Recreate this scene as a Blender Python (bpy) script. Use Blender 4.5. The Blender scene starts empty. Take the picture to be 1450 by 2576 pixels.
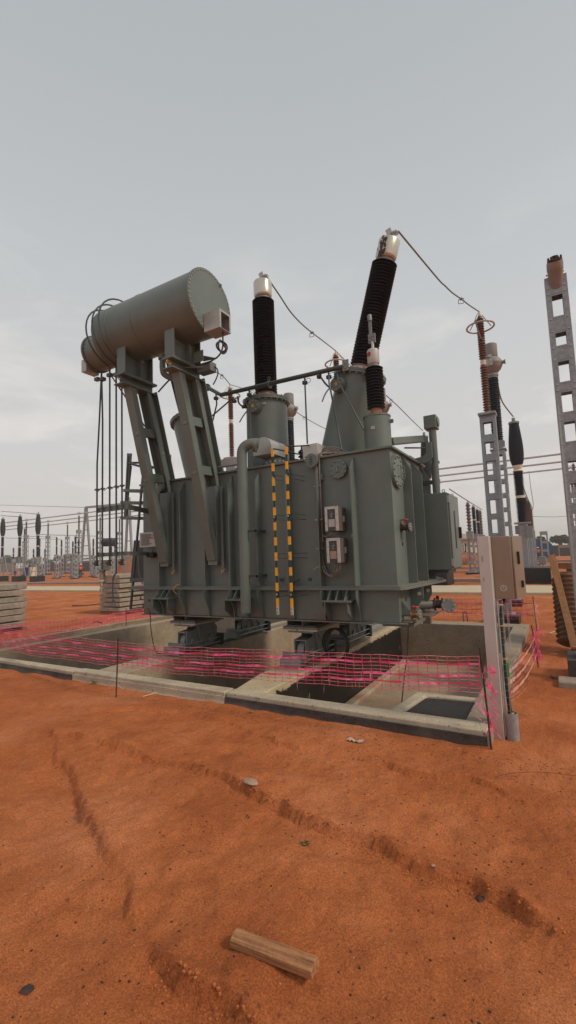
import bpy, math, random
import numpy as np
from mathutils import Vector, Matrix, Quaternion
random.seed(7)
rs = np.random.RandomState(3)
scene = bpy.context.scene
COL = scene.collection
R = math.radians

# ------------------------------------------------------------------ camera model (measured from the vanishing points)
F = 1850.0; S = 2305/1450; H = 1.6
up = np.array([-.037, -1, 182/F]); up /= np.linalg.norm(up)
d1 = np.array([-3216, 301, F]); d1 = d1-up*(d1@up); d1 /= np.linalg.norm(d1)
AX = -d1; AY = np.cross(up, AX)
if AY[2] < 0: AY = -AY
RM = np.array([AX, AY, up])
CR = dict(A=(300,1000,2.0714), E=(300,1600,2.0714), F=(900,1700,2.636), G=(1200,1700,2.0714), B=(950,1000,2.636), C=(1250,880,2.636),
 D=(1750,980,2.613), H=(1800,1800,2.861), L=(0,1900,2.4167), M=(0,2350,1.611), N=(550,2250,2.0714), O=(1050,2250,1.9333),
 Q=(1500,2300,1.8012), T=(1500,1700,3.625), U=(640,1400,3.625), V=(1560,2300,4.833), W=(2050,2150,3.963), K=(1240,1980,7.25),
 X=(360,1900,4.265), Y=(1120,1400,3.625), Z=(370,1420,4.143), J=(0,0,1/S))
def ray(k, x, y):
    a, b, s = CR[k]
    return RM@np.array([a+x/s-725*S, b+y/s-1288*S, F])
def hit(k, x, y, ax, v):
    """survey helper: where the sight line of a photo point meets the plane ax = v (metres)"""
    d = ray(k, x, y); o = np.array([0, 0, H]); i = 'XYZ'.index(ax)
    return Vector(o+(v-o[i])/d[i]*d)
def G(k, x, y, z=0): return hit(k, x, y, 'Z', z)
def zat(k, x, y, p):
    d = ray(k, x, y)
    return H+d[2]*math.hypot(p[0], p[1])/math.hypot(d[0], d[1])

# ------------------------------------------------------------------ mesh builder
def V3(a): return Vector(a)
def frame(axis):
    a = V3(axis).normalized()
    h = Vector((0, 0, 1)) if abs(a.z) < .9 else Vector((1, 0, 0))
    u = a.cross(h).normalized(); w = a.cross(u).normalized()
    return u, w, a
class MB:
    def __init__(s): s.v = []; s.f = []; s.mi = []; s.cur = 0
    def add(s, vs, fs):
        b = len(s.v); s.v += [tuple(v) for v in vs]; s.f += [tuple(i+b for i in f) for f in fs]; s.mi += [s.cur]*len(fs)
        return s
    def obox(s, o, ux, uy, uz):
        o = V3(o); ux = V3(ux); uy = V3(uy); uz = V3(uz)
        vs = [o, o+ux, o+ux+uy, o+uy, o+uz, o+ux+uz, o+ux+uy+uz, o+uy+uz]
        fs = [(0,3,2,1), (4,5,6,7), (0,1,5,4), (1,2,6,5), (2,3,7,6), (3,0,4,7)]
        if ux.cross(uy).dot(uz) < 0: fs = [f[::-1] for f in fs]
        return s.add(vs, fs)
    def box(s, x0, x1, y0, y1, z0, z1):
        return s.obox((x0, y0, z0), (x1-x0, 0, 0), (0, y1-y0, 0), (0, 0, z1-z0))
    def cbox(s, c, w, d, h, rz=0):
        u = Vector((math.cos(rz), math.sin(rz), 0)); v = Vector((-math.sin(rz), math.cos(rz), 0))
        return s.obox(V3(c)-u*w/2-v*d/2, u*w, v*d, (0, 0, h))
    def bar(s, p0, p1, w, h, upv=(0, 0, 1)):
        p0 = V3(p0); p1 = V3(p1); a = p1-p0
        x = a.cross(V3(upv))
        if x.length < 1e-6: x = a.cross(Vector((1, 0, 0)))
        x.normalize(); y = x.cross(a).normalized()
        return s.obox(p0-x*w/2-y*h/2, x*w, a, y*h)
    def lathe(s, prof, o=(0,0,0), ax=(0,0,1), n=24, closed=False):
        u, w, a = frame(ax); o = V3(o); vs = []; fs = []
        cs = [(math.cos(2*math.pi*i/n), math.sin(2*math.pi*i/n)) for i in range(n)]
        for r, h in prof:
            for c, d in cs: vs.append(o+a*h+(u*c+w*d)*max(r, 1e-5))
        m = len(prof)
        for j in range(m-1):
            for i in range(n):
                k = (i+1) % n
                fs.append((j*n+i, (j+1)*n+i, (j+1)*n+k, j*n+k))
        fs.append(tuple(range(n))); fs.append(tuple((m-1)*n+i for i in reversed(range(n))))
        return s.add(vs, fs)
    def cyl(s, p0, p1, r, n=16, r2=None):
        a = V3(p1)-V3(p0)
        return s.lathe([(r, 0), (r if r2 is None else r2, a.length)], p0, a, n)
    def tube(s, pts, r, n=8, closed=False):
        pts = [V3(p) for p in pts]; m = len(pts); vs = []; fs = []
        pu = None
        for i, p in enumerate(pts):
            if closed: t = pts[(i+1) % m]-pts[i-1]
            else: t = pts[min(i+1, m-1)]-pts[max(i-1, 0)]
            t.normalize()
            if pu is None: u, w, _ = frame(t)
            else:
                u = (pu-t*pu.dot(t)).normalized(); w = t.cross(u)
            pu = u
            for j in range(n):
                q = 2*math.pi*j/n; vs.append(p+(u*math.cos(q)+w*math.sin(q))*r)
        for i in range(m if closed else m-1):
            for j in range(n):
                k = (j+1) % n; i2 = (i+1) % m
                fs.append((i*n+j, i*n+k, i2*n+k, i2*n+j))
        if not closed:
            fs.append(tuple(reversed(range(n)))); fs.append(tuple((m-1)*n+j for j in range(n)))
        return s.add(vs, fs)
    def ring(s, c, ax, R_, r, n=24, m=8, sx=1.0):
        u, w, a = frame(ax); c = V3(c)
        return s.tube([c+(u*math.cos(2*math.pi*i/n)*sx+w*math.sin(2*math.pi*i/n))*R_ for i in range(n)], r, m, True)
    def prism(s, poly, vec):
        poly = [V3(p) for p in poly]; vec = V3(vec); n = len(poly)
        nn = Vector((0, 0, 0))
        for i in range(n): nn += poly[i].cross(poly[(i+1) % n])
        if nn.dot(vec) > 0: poly = poly[::-1]
        vs = poly+[p+vec for p in poly]
        fs = [tuple(range(n)), tuple(reversed(range(n, 2*n)))]+[(i, n+i, n+(i+1) % n, (i+1) % n) for i in range(n)]
        return s.add(vs, fs)
    def bolts(s, c, ax, R_, k, r=.012, h=.012, ph=0, n=6):
        u, w, a = frame(ax); c = V3(c)
        for i in range(k):
            q = 2*math.pi*i/k+ph
            s.lathe([(r, 0), (r, h*.8), (r*.7, h)], c+(u*math.cos(q)+w*math.sin(q))*R_, a, n)
        return s
    def build(s, name, mat, parent=None, loc=None, bevel=0, smooth=34):
        me = bpy.data.meshes.new(name)
        off = WL.get(parent.name) if parent is not None else (V3(loc) if loc is not None else None)
        if off is None:
            xs = [v[0] for v in s.v]; ys = [v[1] for v in s.v]; zs = [v[2] for v in s.v]
            off = Vector(((min(xs)+max(xs))/2, (min(ys)+max(ys))/2, min(zs)))
        me.from_pydata([(v[0]-off[0], v[1]-off[1], v[2]-off[2]) for v in s.v], [], s.f)
        mats = mat if isinstance(mat, (list, tuple)) else [mat]
        for m in mats: me.materials.append(M[m])
        if len(mats) > 1: me.polygons.foreach_set('material_index', s.mi)
        me.update()
        if smooth:
            me.polygons.foreach_set('use_smooth', [True]*len(me.polygons))
            me.set_sharp_from_angle(angle=R(smooth))
        o = bpy.data.objects.new(name, me); COL.objects.link(o)
        if parent is not None: o.parent = parent
        else: o.location = off
        WL[o.name] = V3(off)
        if bevel:
            b = o.modifiers.new('bevel', 'BEVEL'); b.width = bevel; b.segments = 2; b.limit_method = 'ANGLE'; b.angle_limit = R(40)
        return o
WL = {}
def thing(name, loc, label, cat, group=None):
    o = bpy.data.objects.new(name, None); COL.objects.link(o); o.location = loc; o.empty_display_size = .2
    WL[o.name] = V3(loc); return tag(o, label, cat, group)
def tag(o, label, cat, group=None, kind=None):
    if label: o['label'] = label
    if cat: o['category'] = cat
    if group: o['group'] = group
    if kind: o['kind'] = kind
    elif cat: o['kind'] = 'thing'
    return o
def struct(o): o['kind'] = 'structure'; return o
def kids(o): return [c for c in bpy.data.objects if c.parent == o]
def copy_tree(o, loc=None, rz=0, label=None, parent=None):
    c = o.copy(); COL.objects.link(c); c.parent = parent
    if parent is None:
        c.location = loc; c.rotation_euler = (0, 0, rz)
        if label: c['label'] = label
    for ch in kids(o): copy_tree(ch, parent=c)
    return c
def lerp(a, b, t): return V3(a)*(1-t)+V3(b)*t
def sag(a, b, d, n=14):
    return [lerp(a, b, i/n)-Vector((0, 0, 4*d*(i/n)*(1-i/n))) for i in range(n+1)]
def smooth_path(pts, n=6):
    P = [V3(p) for p in pts]; out = []
    for i in range(len(P)-1):
        p0 = P[max(i-1, 0)]; p1 = P[i]; p2 = P[i+1]; p3 = P[min(i+2, len(P)-1)]
        for j in range(n):
            t = j/n
            out.append(.5*((2*p1)+(p2-p0)*t+(2*p0-5*p1+4*p2-p3)*t*t+(3*p1-p0-3*p2+p3)*t**3))
    out.append(P[-1]); return out

# ------------------------------------------------------------------ materials
M = {}
def mat(name, col, rough=.5, metal=0., var=.15, scale=6., bump=0., bscale=40., col2=None, grime=0., gcol=(.2,.1,.05), spec=.5, coat=0.):
    m = bpy.data.materials.new(name); m.use_nodes = True; nt = m.node_tree; N = nt.nodes; Lk = nt.links
    b = N['Principled BSDF']; b.inputs['Metallic'].default_value = metal; b.inputs['Roughness'].default_value = rough
    b.inputs['Specular IOR Level'].default_value = spec
    if coat: b.inputs['Coat Weight'].default_value = coat
    tc = N.new('ShaderNodeTexCoord'); no = N.new('ShaderNodeTexNoise'); no.inputs['Scale'].default_value = scale; no.inputs['Detail'].default_value = 6
    no.inputs['Roughness'].default_value = .65
    Lk.new(tc.outputs['Object'], no.inputs['Vector'])
    cr = N.new('ShaderNodeValToRGB'); cr.color_ramp.elements[0].position = .3; cr.color_ramp.elements[1].position = .7
    c2 = col2 if col2 else tuple(min(1, c*(1+var)) for c in col)
    c1 = col if col2 else tuple(c*(1-var) for c in col)
    cr.color_ramp.elements[0].color = (*c1, 1); cr.color_ramp.elements[1].color = (*c2, 1)
    Lk.new(no.outputs['Fac'], cr.inputs['Fac']); out = cr.outputs['Color']
    if grime:
        mp = N.new('ShaderNodeMapping'); mp.inputs['Scale'].default_value = (7, 7, 1.1); Lk.new(tc.outputs['Object'], mp.inputs['Vector'])
        n2 = N.new('ShaderNodeTexNoise'); n2.inputs['Scale'].default_value = 1.6; n2.inputs['Detail'].default_value = 5; Lk.new(mp.outputs['Vector'], n2.inputs['Vector'])
        r2 = N.new('ShaderNodeMapRange'); r2.inputs['From Min'].default_value = .5; r2.inputs['From Max'].default_value = .78; r2.inputs['To Max'].default_value = grime
        Lk.new(n2.outputs['Fac'], r2.inputs['Value'])
        mx = N.new('ShaderNodeMixRGB'); mx.inputs['Color2'].default_value = (*gcol, 1); Lk.new(out, mx.inputs['Color1']); Lk.new(r2.outputs['Result'], mx.inputs['Fac']); out = mx.outputs['Color']
    Lk.new(out, b.inputs['Base Color'])
    rr = N.new('ShaderNodeMapRange'); rr.inputs['To Min'].default_value = max(.05, rough-.1); rr.inputs['To Max'].default_value = min(1, rough+.12)
    Lk.new(no.outputs['Fac'], rr.inputs['Value']); Lk.new(rr.outputs['Result'], b.inputs['Roughness'])
    if bump:
        nb = N.new('ShaderNodeTexNoise'); nb.inputs['Scale'].default_value = bscale; nb.inputs['Detail'].default_value = 4; Lk.new(tc.outputs['Object'], nb.inputs['Vector'])
        bp = N.new('ShaderNodeBump'); bp.inputs['Strength'].default_value = min(1, bump); bp.inputs['Distance'].default_value = .01
        Lk.new(nb.outputs['Fac'], bp.inputs['Height']); Lk.new(bp.outputs['Normal'], b.inputs['Normal'])
    M[name] = m; return m
PAINT = (.132, .167, .156)
mat('paint', PAINT, .42, var=.10, scale=3, grime=.34, gcol=(.18,.145,.11), bump=.08, bscale=120)
mat('paint_lit', (.19, .225, .225), .45, var=.12, scale=6, grime=.4, gcol=(.2,.13,.09))  # tank paint lightened for the bogies; the light under the tank is put into its colour
mat('paint_dark', (.03, .045, .045), .5, var=.12)
mat('pipe_paint', (.052, .068, .068), .4, var=.12)
mat('steel', (.42, .42, .41), .38, .3, var=.12, scale=9, grime=.25, gcol=(.25,.18,.12))
mat('alu', (.50, .49, .47), .45, .25, var=.08, scale=5, grime=.15, gcol=(.4,.33,.27))
mat('cap_metal', (.58, .55, .48), .3, .55, var=.15, scale=7, grime=.5, gcol=(.22,.15,.05))
mat('galv', (.30, .335, .365), .55, .15, var=.22, scale=22, grime=.3, gcol=(.16,.17,.18))
mat('galv_far', (.30, .32, .34), .6, .2, var=.15, scale=6)
mat('post_white', (.55, .51, .49), .45, .2, var=.07, scale=4, grime=.3, gcol=(.34,.24,.2))
mat('bronze_box', (.29, .22, .165), .36, .4, var=.1, scale=3, grime=.2, gcol=(.2,.12,.07))
mat('silicone', (.012, .013, .024), .5, var=.25, scale=14)
mat('silicone_far', (.018, .019, .035), .6, var=.1)
mat('porcelain', (.135, .05, .032), .3, var=.2, scale=9, grime=.25, gcol=(.22,.12,.08))
mat('porcelain_far', (.11, .06, .055), .5, var=.1)
mat('cement', (.62, .53, .42), .6, var=.15)
mat('rust_ring', (.30, .15, .09), .7, var=.2)
mat('ct_grey', (.22, .225, .225), .5, var=.08)
mat('box_side', (.12, .10, .09), .5, var=.12)
mat('ct_tan', (.235, .205, .185), .55, var=.12)
mat('rubber', (.018, .018, .018), .6, var=.2)
mat('cable_grey', (.20, .165, .15), .6, var=.15)
mat('bare_cable', (.20, .215, .23), .5, .1, var=.1)
mat('yellow', (.62, .36, .03), .5, var=.12)
mat('orange_band', (.86, .40, .02), .5, var=.06)
mat('band_green', (.018, .045, .025), .5, var=.12)
mat('red', (.40, .02, .02), .4, var=.1)
mat('red_pipe', (.7, .05, .03), .4, var=.1)
mat('brass', (.30, .19, .08), .4, .7, var=.2, scale=30)
mat('brown_iron', (.055, .035, .028), .5, .3, var=.3, scale=30)
mat('cream', (.60, .52, .38), .6, var=.1)
mat('busbar_grey', (.46, .46, .50), .5, var=.08)
mat('plate_txt', (.42, .40, .38), .4, .4, var=.06)
mat('white_label', (.5, .5, .48), .5, var=.05)
mat('black', (.012, .012, .014), .5, var=.2)
mat('glassdark', (.03, .03, .035), .12, var=.1, coat=.4)
mat('dial', (.05, .048, .045), .4, var=.3, scale=60)
mat('paper', (.36, .27, .2), .7, var=.12, scale=20)
mat('green_tag', (.02, .35, .06), .5, var=.1)
mat('wood', (.24, .11, .045), .75, var=.3, scale=20, bump=.5, bscale=30)
mat('slab', (.31, .27, .225), .9, var=.3, scale=6, bump=.7, bscale=30, grime=.35, gcol=(.13,.08,.055))
mat('rebar', (.05, .028, .022), .8, var=.3, scale=40)
mat('wrap', (.27, .225, .205), .7, var=.15, scale=12)
mat('skin', (.07, .035, .022), .6)
mat('vest', (.75, .09, .03), .7, var=.1)
mat('trousers', (.03, .03, .045), .8)
mat('helmet', (.75, .72, .65), .4)
mat('boot', (.02, .015, .012), .7)
mat('plaster_wall', (.50, .41, .31), .85, var=.08, scale=2)
mat('red_cladding', (.13, .026, .026), .7, var=.12)
mat('red_roof', (.26, .09, .08), .7, var=.1)
mat('mud', (.33, .115, .05), .95, var=.2, scale=1.4, bump=1, bscale=6)
mat('window', (.03, .035, .04), .15)
mat('door_dark', (.05, .04, .035), .5)
mat('blue', (.02, .07, .17), .5, var=.15)
mat('leaf', (.03, .05, .024), .8, col2=(.06, .085, .04), scale=.5)
mat('bark', (.09, .065, .05), .9, var=.2)
mat('rag', (.5, .38, .33), .9, var=.15)
mat('stone_pale', (.38, .25, .18), .9, var=.2, scale=30, bump=.6, bscale=60)
mat('pebble_dark', (.055, .03, .024), .9, var=.4, scale=20)

def dusty(name, z0, z1, c, k):
    """red splash dust on the lower part of a surface"""
    nt = M[name].node_tree; N = nt.nodes; L = nt.links; b = N['Principled BSDF']; src = b.inputs['Base Color'].links[0].from_socket
    geo = N.new('ShaderNodeNewGeometry'); sp = N.new('ShaderNodeSeparateXYZ'); L.new(geo.outputs['Position'], sp.inputs['Vector'])
    r = N.new('ShaderNodeMapRange'); r.inputs['From Min'].default_value = z1; r.inputs['From Max'].default_value = z0; r.inputs['To Max'].default_value = 1; L.new(sp.outputs['Z'], r.inputs['Value'])
    n = N.new('ShaderNodeTexNoise'); n.inputs['Scale'].default_value = 2.4; n.inputs['Detail'].default_value = 6; L.new(geo.outputs['Position'], n.inputs['Vector'])
    r2 = N.new('ShaderNodeMapRange'); r2.inputs['From Min'].default_value = .42; r2.inputs['From Max'].default_value = .68; r2.inputs['To Max'].default_value = k; L.new(n.outputs['Fac'], r2.inputs['Value'])
    mu = N.new('ShaderNodeMath'); mu.operation = 'MULTIPLY'; L.new(r.outputs['Result'], mu.inputs[0]); L.new(r2.outputs['Result'], mu.inputs[1])
    mx = N.new('ShaderNodeMixRGB'); mx.inputs['Color2'].default_value = (*c, 1); L.new(src, mx.inputs['Color1']); L.new(mu.outputs[0], mx.inputs['Fac']); L.new(mx.outputs['Color'], b.inputs['Base Color'])
dusty('paint', .78, 1.02, (.17,.085,.05), .7); dusty('post_white', 0, .9, (.40,.17,.09), .55); dusty('galv', .1, .8, (.30,.14,.08), .5)
mat('road', (.52, .43, .30), .9, var=.1, scale=1.2, bump=.4, bscale=20, grime=.3, gcol=(.36,.2,.1))
mat('wrap_brown', (.20, .115, .065), .6, var=.2, scale=8, grime=.4, gcol=(.10,.05,.03))
mat('timber', (.42, .20, .085), .8, var=.25, scale=22, bump=.6, bscale=50, grime=.5, gcol=(.2,.08,.03))
mat('clod', (.40, .125, .036), .95, var=.2, scale=30)
mat('weed_leaf', (.05, .075, .02), .7, var=.3)
mat('block_wall', (.27, .225, .18), .95, var=.25, scale=1.2, bump=.6, bscale=8)
mat('oil', (.03, .026, .024), .8, var=.5, scale=30, bump=.5, bscale=14)

def netmat(name, c, al=1):
    m = bpy.data.materials.new(name); m.use_nodes = True; nt = m.node_tree; b = nt.nodes['Principled BSDF']
    no = nt.nodes.new('ShaderNodeTexNoise'); no.inputs['Scale'].default_value = 14; tc = nt.nodes.new('ShaderNodeTexCoord'); nt.links.new(tc.outputs['Object'], no.inputs['Vector'])
    cr = nt.nodes.new('ShaderNodeValToRGB'); cr.color_ramp.elements[0].position = .50; cr.color_ramp.elements[1].position = .80
    cr.color_ramp.elements[0].color = (*c, 1); cr.color_ramp.elements[1].color = (min(1, c[0]*1.1), c[1]*3+.12, c[2]*1.4+.12, 1)
    nt.links.new(no.outputs['Fac'], cr.inputs['Fac']); nt.links.new(cr.outputs['Color'], b.inputs['Base Color'])
    b.inputs['Roughness'].default_value = .4; b.inputs['Alpha'].default_value = al; M[name] = m
netmat('pink', (.90, .08, .25), .9)
netmat('pink_light', (.82, .16, .25), .8)
netmat('pink_thin', (.72, .07, .13), .85)
netmat('pink_pale', (.85, .36, .46), .85)

def concrete_mat(name, base, dark, paint=None):
    """pit concrete: pocked, stained; paint=(axis wavy bitumen coat below a ragged line)"""
    m = bpy.data.materials.new(name); m.use_nodes = True; nt = m.node_tree; N = nt.nodes; L = nt.links; b = N['Principled BSDF']
    geo = N.new('ShaderNodeNewGeometry')
    n1 = N.new('ShaderNodeTexNoise'); n1.inputs['Scale'].default_value = 3.2; n1.inputs['Detail'].default_value = 8; n1.inputs['Roughness'].default_value = .7
    L.new(geo.outputs['Position'], n1.inputs['Vector'])
    cr = N.new('ShaderNodeValToRGB'); e = cr.color_ramp.elements; e[0].position = .33; e[0].color = (*dark, 1); e[1].position = .66; e[1].color = (*base, 1)
    L.new(n1.outputs['Fac'], cr.inputs['Fac'])
    n2 = N.new('ShaderNodeTexNoise'); n2.inputs['Scale'].default_value = 38; n2.inputs['Detail'].default_value = 5; L.new(geo.outputs['Position'], n2.inputs['Vector'])
    r2 = N.new('ShaderNodeMapRange'); r2.inputs['From Min'].default_value = .60; r2.inputs['From Max'].default_value = .70; L.new(n2.outputs['Fac'], r2.inputs['Value'])
    mx = N.new('ShaderNodeMixRGB'); mx.inputs['Color2'].default_value = (dark[0]*.45, dark[1]*.42, dark[2]*.38, 1); L.new(cr.outputs['Color'], mx.inputs['Color1']); L.new(r2.outputs['Result'], mx.inputs['Fac'])
    out = mx.outputs['Color']
    b.inputs['Roughness'].default_value = .9
    if paint:
        # ragged upper edge of the hand-brushed bitumen coat: height falls towards the front
        sep = N.new('ShaderNodeSeparateXYZ'); L.new(geo.outputs['Position'], sep.inputs['Vector'])
        ny = N.new('ShaderNodeTexNoise'); ny.inputs['Scale'].default_value = 9; ny.inputs['Detail'].default_value = 6; ny.inputs['Roughness'].default_value = .8; L.new(geo.outputs['Position'], ny.inputs['Vector'])
        ma = N.new('ShaderNodeMath'); ma.operation = 'MULTIPLY_ADD'; ma.inputs[1].default_value = .22; L.new(ny.outputs['Fac'], ma.inputs[0]); L.new(sep.outputs['Z'], ma.inputs[2])
        lt = N.new('ShaderNodeMath'); lt.operation = 'LESS_THAN'; L.new(ma.outputs[0], lt.inputs[0]); lt.inputs[1].default_value = paint
        nv = N.new('ShaderNodeTexNoise'); nv.inputs['Scale'].default_value = 5; nv.inputs['Detail'].default_value = 7
        mp = N.new('ShaderNodeMapping'); mp.inputs['Scale'].default_value = (3, 3, .5); L.new(geo.outputs['Position'], mp.inputs['Vector']); L.new(mp.outputs['Vector'], nv.inputs['Vector'])
        g2 = N.new('ShaderNodeMath'); g2.operation = 'LESS_THAN'; g2.inputs[1].default_value = .66; L.new(nv.outputs['Fac'], g2.inputs[0])
        an = N.new('ShaderNodeMath'); an.operation = 'MULTIPLY'; L.new(lt.outputs[0], an.inputs[0]); L.new(g2.outputs[0], an.inputs[1])
        m2 = N.new('ShaderNodeMixRGB'); m2.inputs['Color2'].default_value = (.012, .010, .010, 1); L.new(out, m2.inputs['Color1']); L.new(an.outputs[0], m2.inputs['Fac']); out = m2.outputs['Color']
        rr = N.new('ShaderNodeMapRange'); rr.inputs['To Min'].default_value = .9; rr.inputs['To Max'].default_value = .45; L.new(an.outputs[0], rr.inputs['Value']); L.new(rr.outputs['Result'], b.inputs['Roughness'])
    L.new(out, b.inputs['Base Color'])
    bp = N.new('ShaderNodeBump'); bp.inputs['Strength'].default_value = .6; bp.inputs['Distance'].default_value = .012
    n3 = N.new('ShaderNodeTexNoise'); n3.inputs['Scale'].default_value = 60; n3.inputs['Detail'].default_value = 6; L.new(geo.outputs['Position'], n3.inputs['Vector'])
    L.new(n3.outputs['Fac'], bp.inputs['Height']); L.new(bp.outputs['Normal'], b.inputs['Normal'])
    M[name] = m
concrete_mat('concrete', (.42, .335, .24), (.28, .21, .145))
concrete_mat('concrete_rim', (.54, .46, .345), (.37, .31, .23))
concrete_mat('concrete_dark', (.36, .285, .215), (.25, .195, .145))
concrete_mat('bitumen_wall', (.56, .46, .31), (.42, .33, .22), paint=.165)
concrete_mat('curb_black', (.10, .085, .075), (.035, .03, .028))
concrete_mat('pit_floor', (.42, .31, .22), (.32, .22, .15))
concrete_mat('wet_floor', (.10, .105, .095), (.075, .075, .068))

for k_, z0_, z1_, a_k in (('concrete_rim', -.05, .10, .5), ('curb_black', -.06, .06, .4), ('concrete_dark', -.7, .12, .35), ('slab', 0, .5, .35)): dusty(k_, z0_, z1_, (.40, .14, .05), a_k)

def ledge_dust(name, k, c=(.30, .13, .065)):
    """fine red dust settled on upward faces, patchy"""
    nt = M[name].node_tree; N = nt.nodes; L = nt.links; b = N['Principled BSDF']; src = b.inputs['Base Color'].links[0].from_socket
    geo = N.new('ShaderNodeNewGeometry'); sp = N.new('ShaderNodeSeparateXYZ'); L.new(geo.outputs['True Normal'], sp.inputs['Vector'])
    r = N.new('ShaderNodeMapRange'); r.inputs['From Min'].default_value = .55; r.inputs['From Max'].default_value = .95; r.inputs['To Max'].default_value = k; L.new(sp.outputs['Z'], r.inputs['Value'])
    n = N.new('ShaderNodeTexNoise'); n.inputs['Scale'].default_value = 5; n.inputs['Detail'].default_value = 6; L.new(geo.outputs['Position'], n.inputs['Vector'])
    mu = N.new('ShaderNodeMath'); mu.operation = 'MULTIPLY'; L.new(r.outputs['Result'], mu.inputs[0]); L.new(n.outputs['Fac'], mu.inputs[1])
    mx = N.new('ShaderNodeMixRGB'); mx.inputs['Color2'].default_value = (*c, 1); L.new(src, mx.inputs['Color1']); L.new(mu.outputs[0], mx.inputs['Fac']); L.new(mx.outputs['Color'], b.inputs['Base Color'])
for k_, a_k in (('paint', .9), ('paint_lit', 1.0), ('alu', .5), ('galv', .6)): ledge_dust(k_, a_k)
def grain(name, ang):
    nt = M[name].node_tree; N = nt.nodes; L = nt.links; b = N['Principled BSDF']
    geo = N.new('ShaderNodeNewGeometry'); mp = N.new('ShaderNodeMapping'); mp.vector_type = 'TEXTURE'; mp.inputs['Rotation'].default_value = (0, 0, ang); mp.inputs['Scale'].default_value = (.30, .012, .012); L.new(geo.outputs['Position'], mp.inputs['Vector'])
    n = N.new('ShaderNodeTexNoise'); n.inputs['Scale'].default_value = 1.0; n.inputs['Detail'].default_value = 5; n.inputs['Roughness'].default_value = .7; L.new(mp.outputs['Vector'], n.inputs['Vector'])
    c = N.new('ShaderNodeValToRGB'); e = c.color_ramp.elements; e[0].position = .32; e[0].color = (.16, .06, .022, 1); e[1].position = .62; e[1].color = (.46, .22, .095, 1); L.new(n.outputs['Fac'], c.inputs['Fac']); L.new(c.outputs['Color'], b.inputs['Base Color'])
# ------------------------------------------------------------------ red earth
GR = {}
def vnoise(x, y, seed, P=256):
    if seed not in GR: GR[seed] = np.random.RandomState(seed).rand(P, P)
    g = GR[seed]
    xi = np.floor(x).astype(int); yi = np.floor(y).astype(int); fx = x-xi; fy = y-yi
    fx = fx*fx*(3-2*fx); fy = fy*fy*(3-2*fy)
    a = g[xi % P, yi % P]; b = g[(xi+1) % P, yi % P]; c = g[xi % P, (yi+1) % P]; d = g[(xi+1) % P, (yi+1) % P]
    return (a*(1-fx)+b*fx)*(1-fy)+(c*(1-fx)+d*fx)*fy-.5
def fbm(x, y, f, o, seed):
    s = 0; a = 1
    for i in range(o): s = s+a*vnoise(x*f, y*f, seed+i); f *= 2.03; a *= .5
    return s
def line_side(x, y, pts):
    """signed distance to a polyline (positive on its left) and position along it"""
    best = np.full(x.shape, 1e9); sd = np.zeros(x.shape); tt = np.zeros(x.shape); acc = 0
    for (x0, y0), (x1, y1) in zip(pts[:-1], pts[1:]):
        dx = x1-x0; dy = y1-y0; l = math.hypot(dx, dy)
        t = np.clip(((x-x0)*dx+(y-y0)*dy)/l/l, 0, 1)
        d = np.hypot(x-x0-t*dx, y-y0-t*dy); s = np.sign(dx*(y-y0)-dy*(x-x0))
        k = d < best; best = np.where(k, d, best); sd = np.where(k, s*d, sd); tt = np.where(k, acc+t*l, tt); acc += l
    return sd, tt, acc
def J2(pts): return [tuple(G('J', x, y))[:2] for x, y in pts]
PX0, PX1, PY0, PY1 = -9.85, -.6, 4.19, 10.3
E1 = J2([(150,1860), (240,1890), (320,1905), (400,1925), (480,1950), (560,1968), (640,2010), (720,2040), (800,2080), (880,2105), (950,2130), (1030,2170), (1100,2190), (1180,2200), (1240,2235), (1330,2275), (1450,2340)])
E2 = J2([(115,1845), (150,1920), (185,1975), (215,2040), (255,2120), (290,2200), (300,2260), (330,2350)])
E3 = J2([(325,2350), (380,2410), (440,2450), (500,2480), (560,2510), (620,2555), (700,2600)])
E4 = J2([(0,1765), (120,1780), (230,1800), (330,1790), (450,1790), (600,1830), (700,1880), (800,1890), (900,1905), (1050,1950), (1180,1960), (1300,2000), (1450,2010)])
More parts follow.
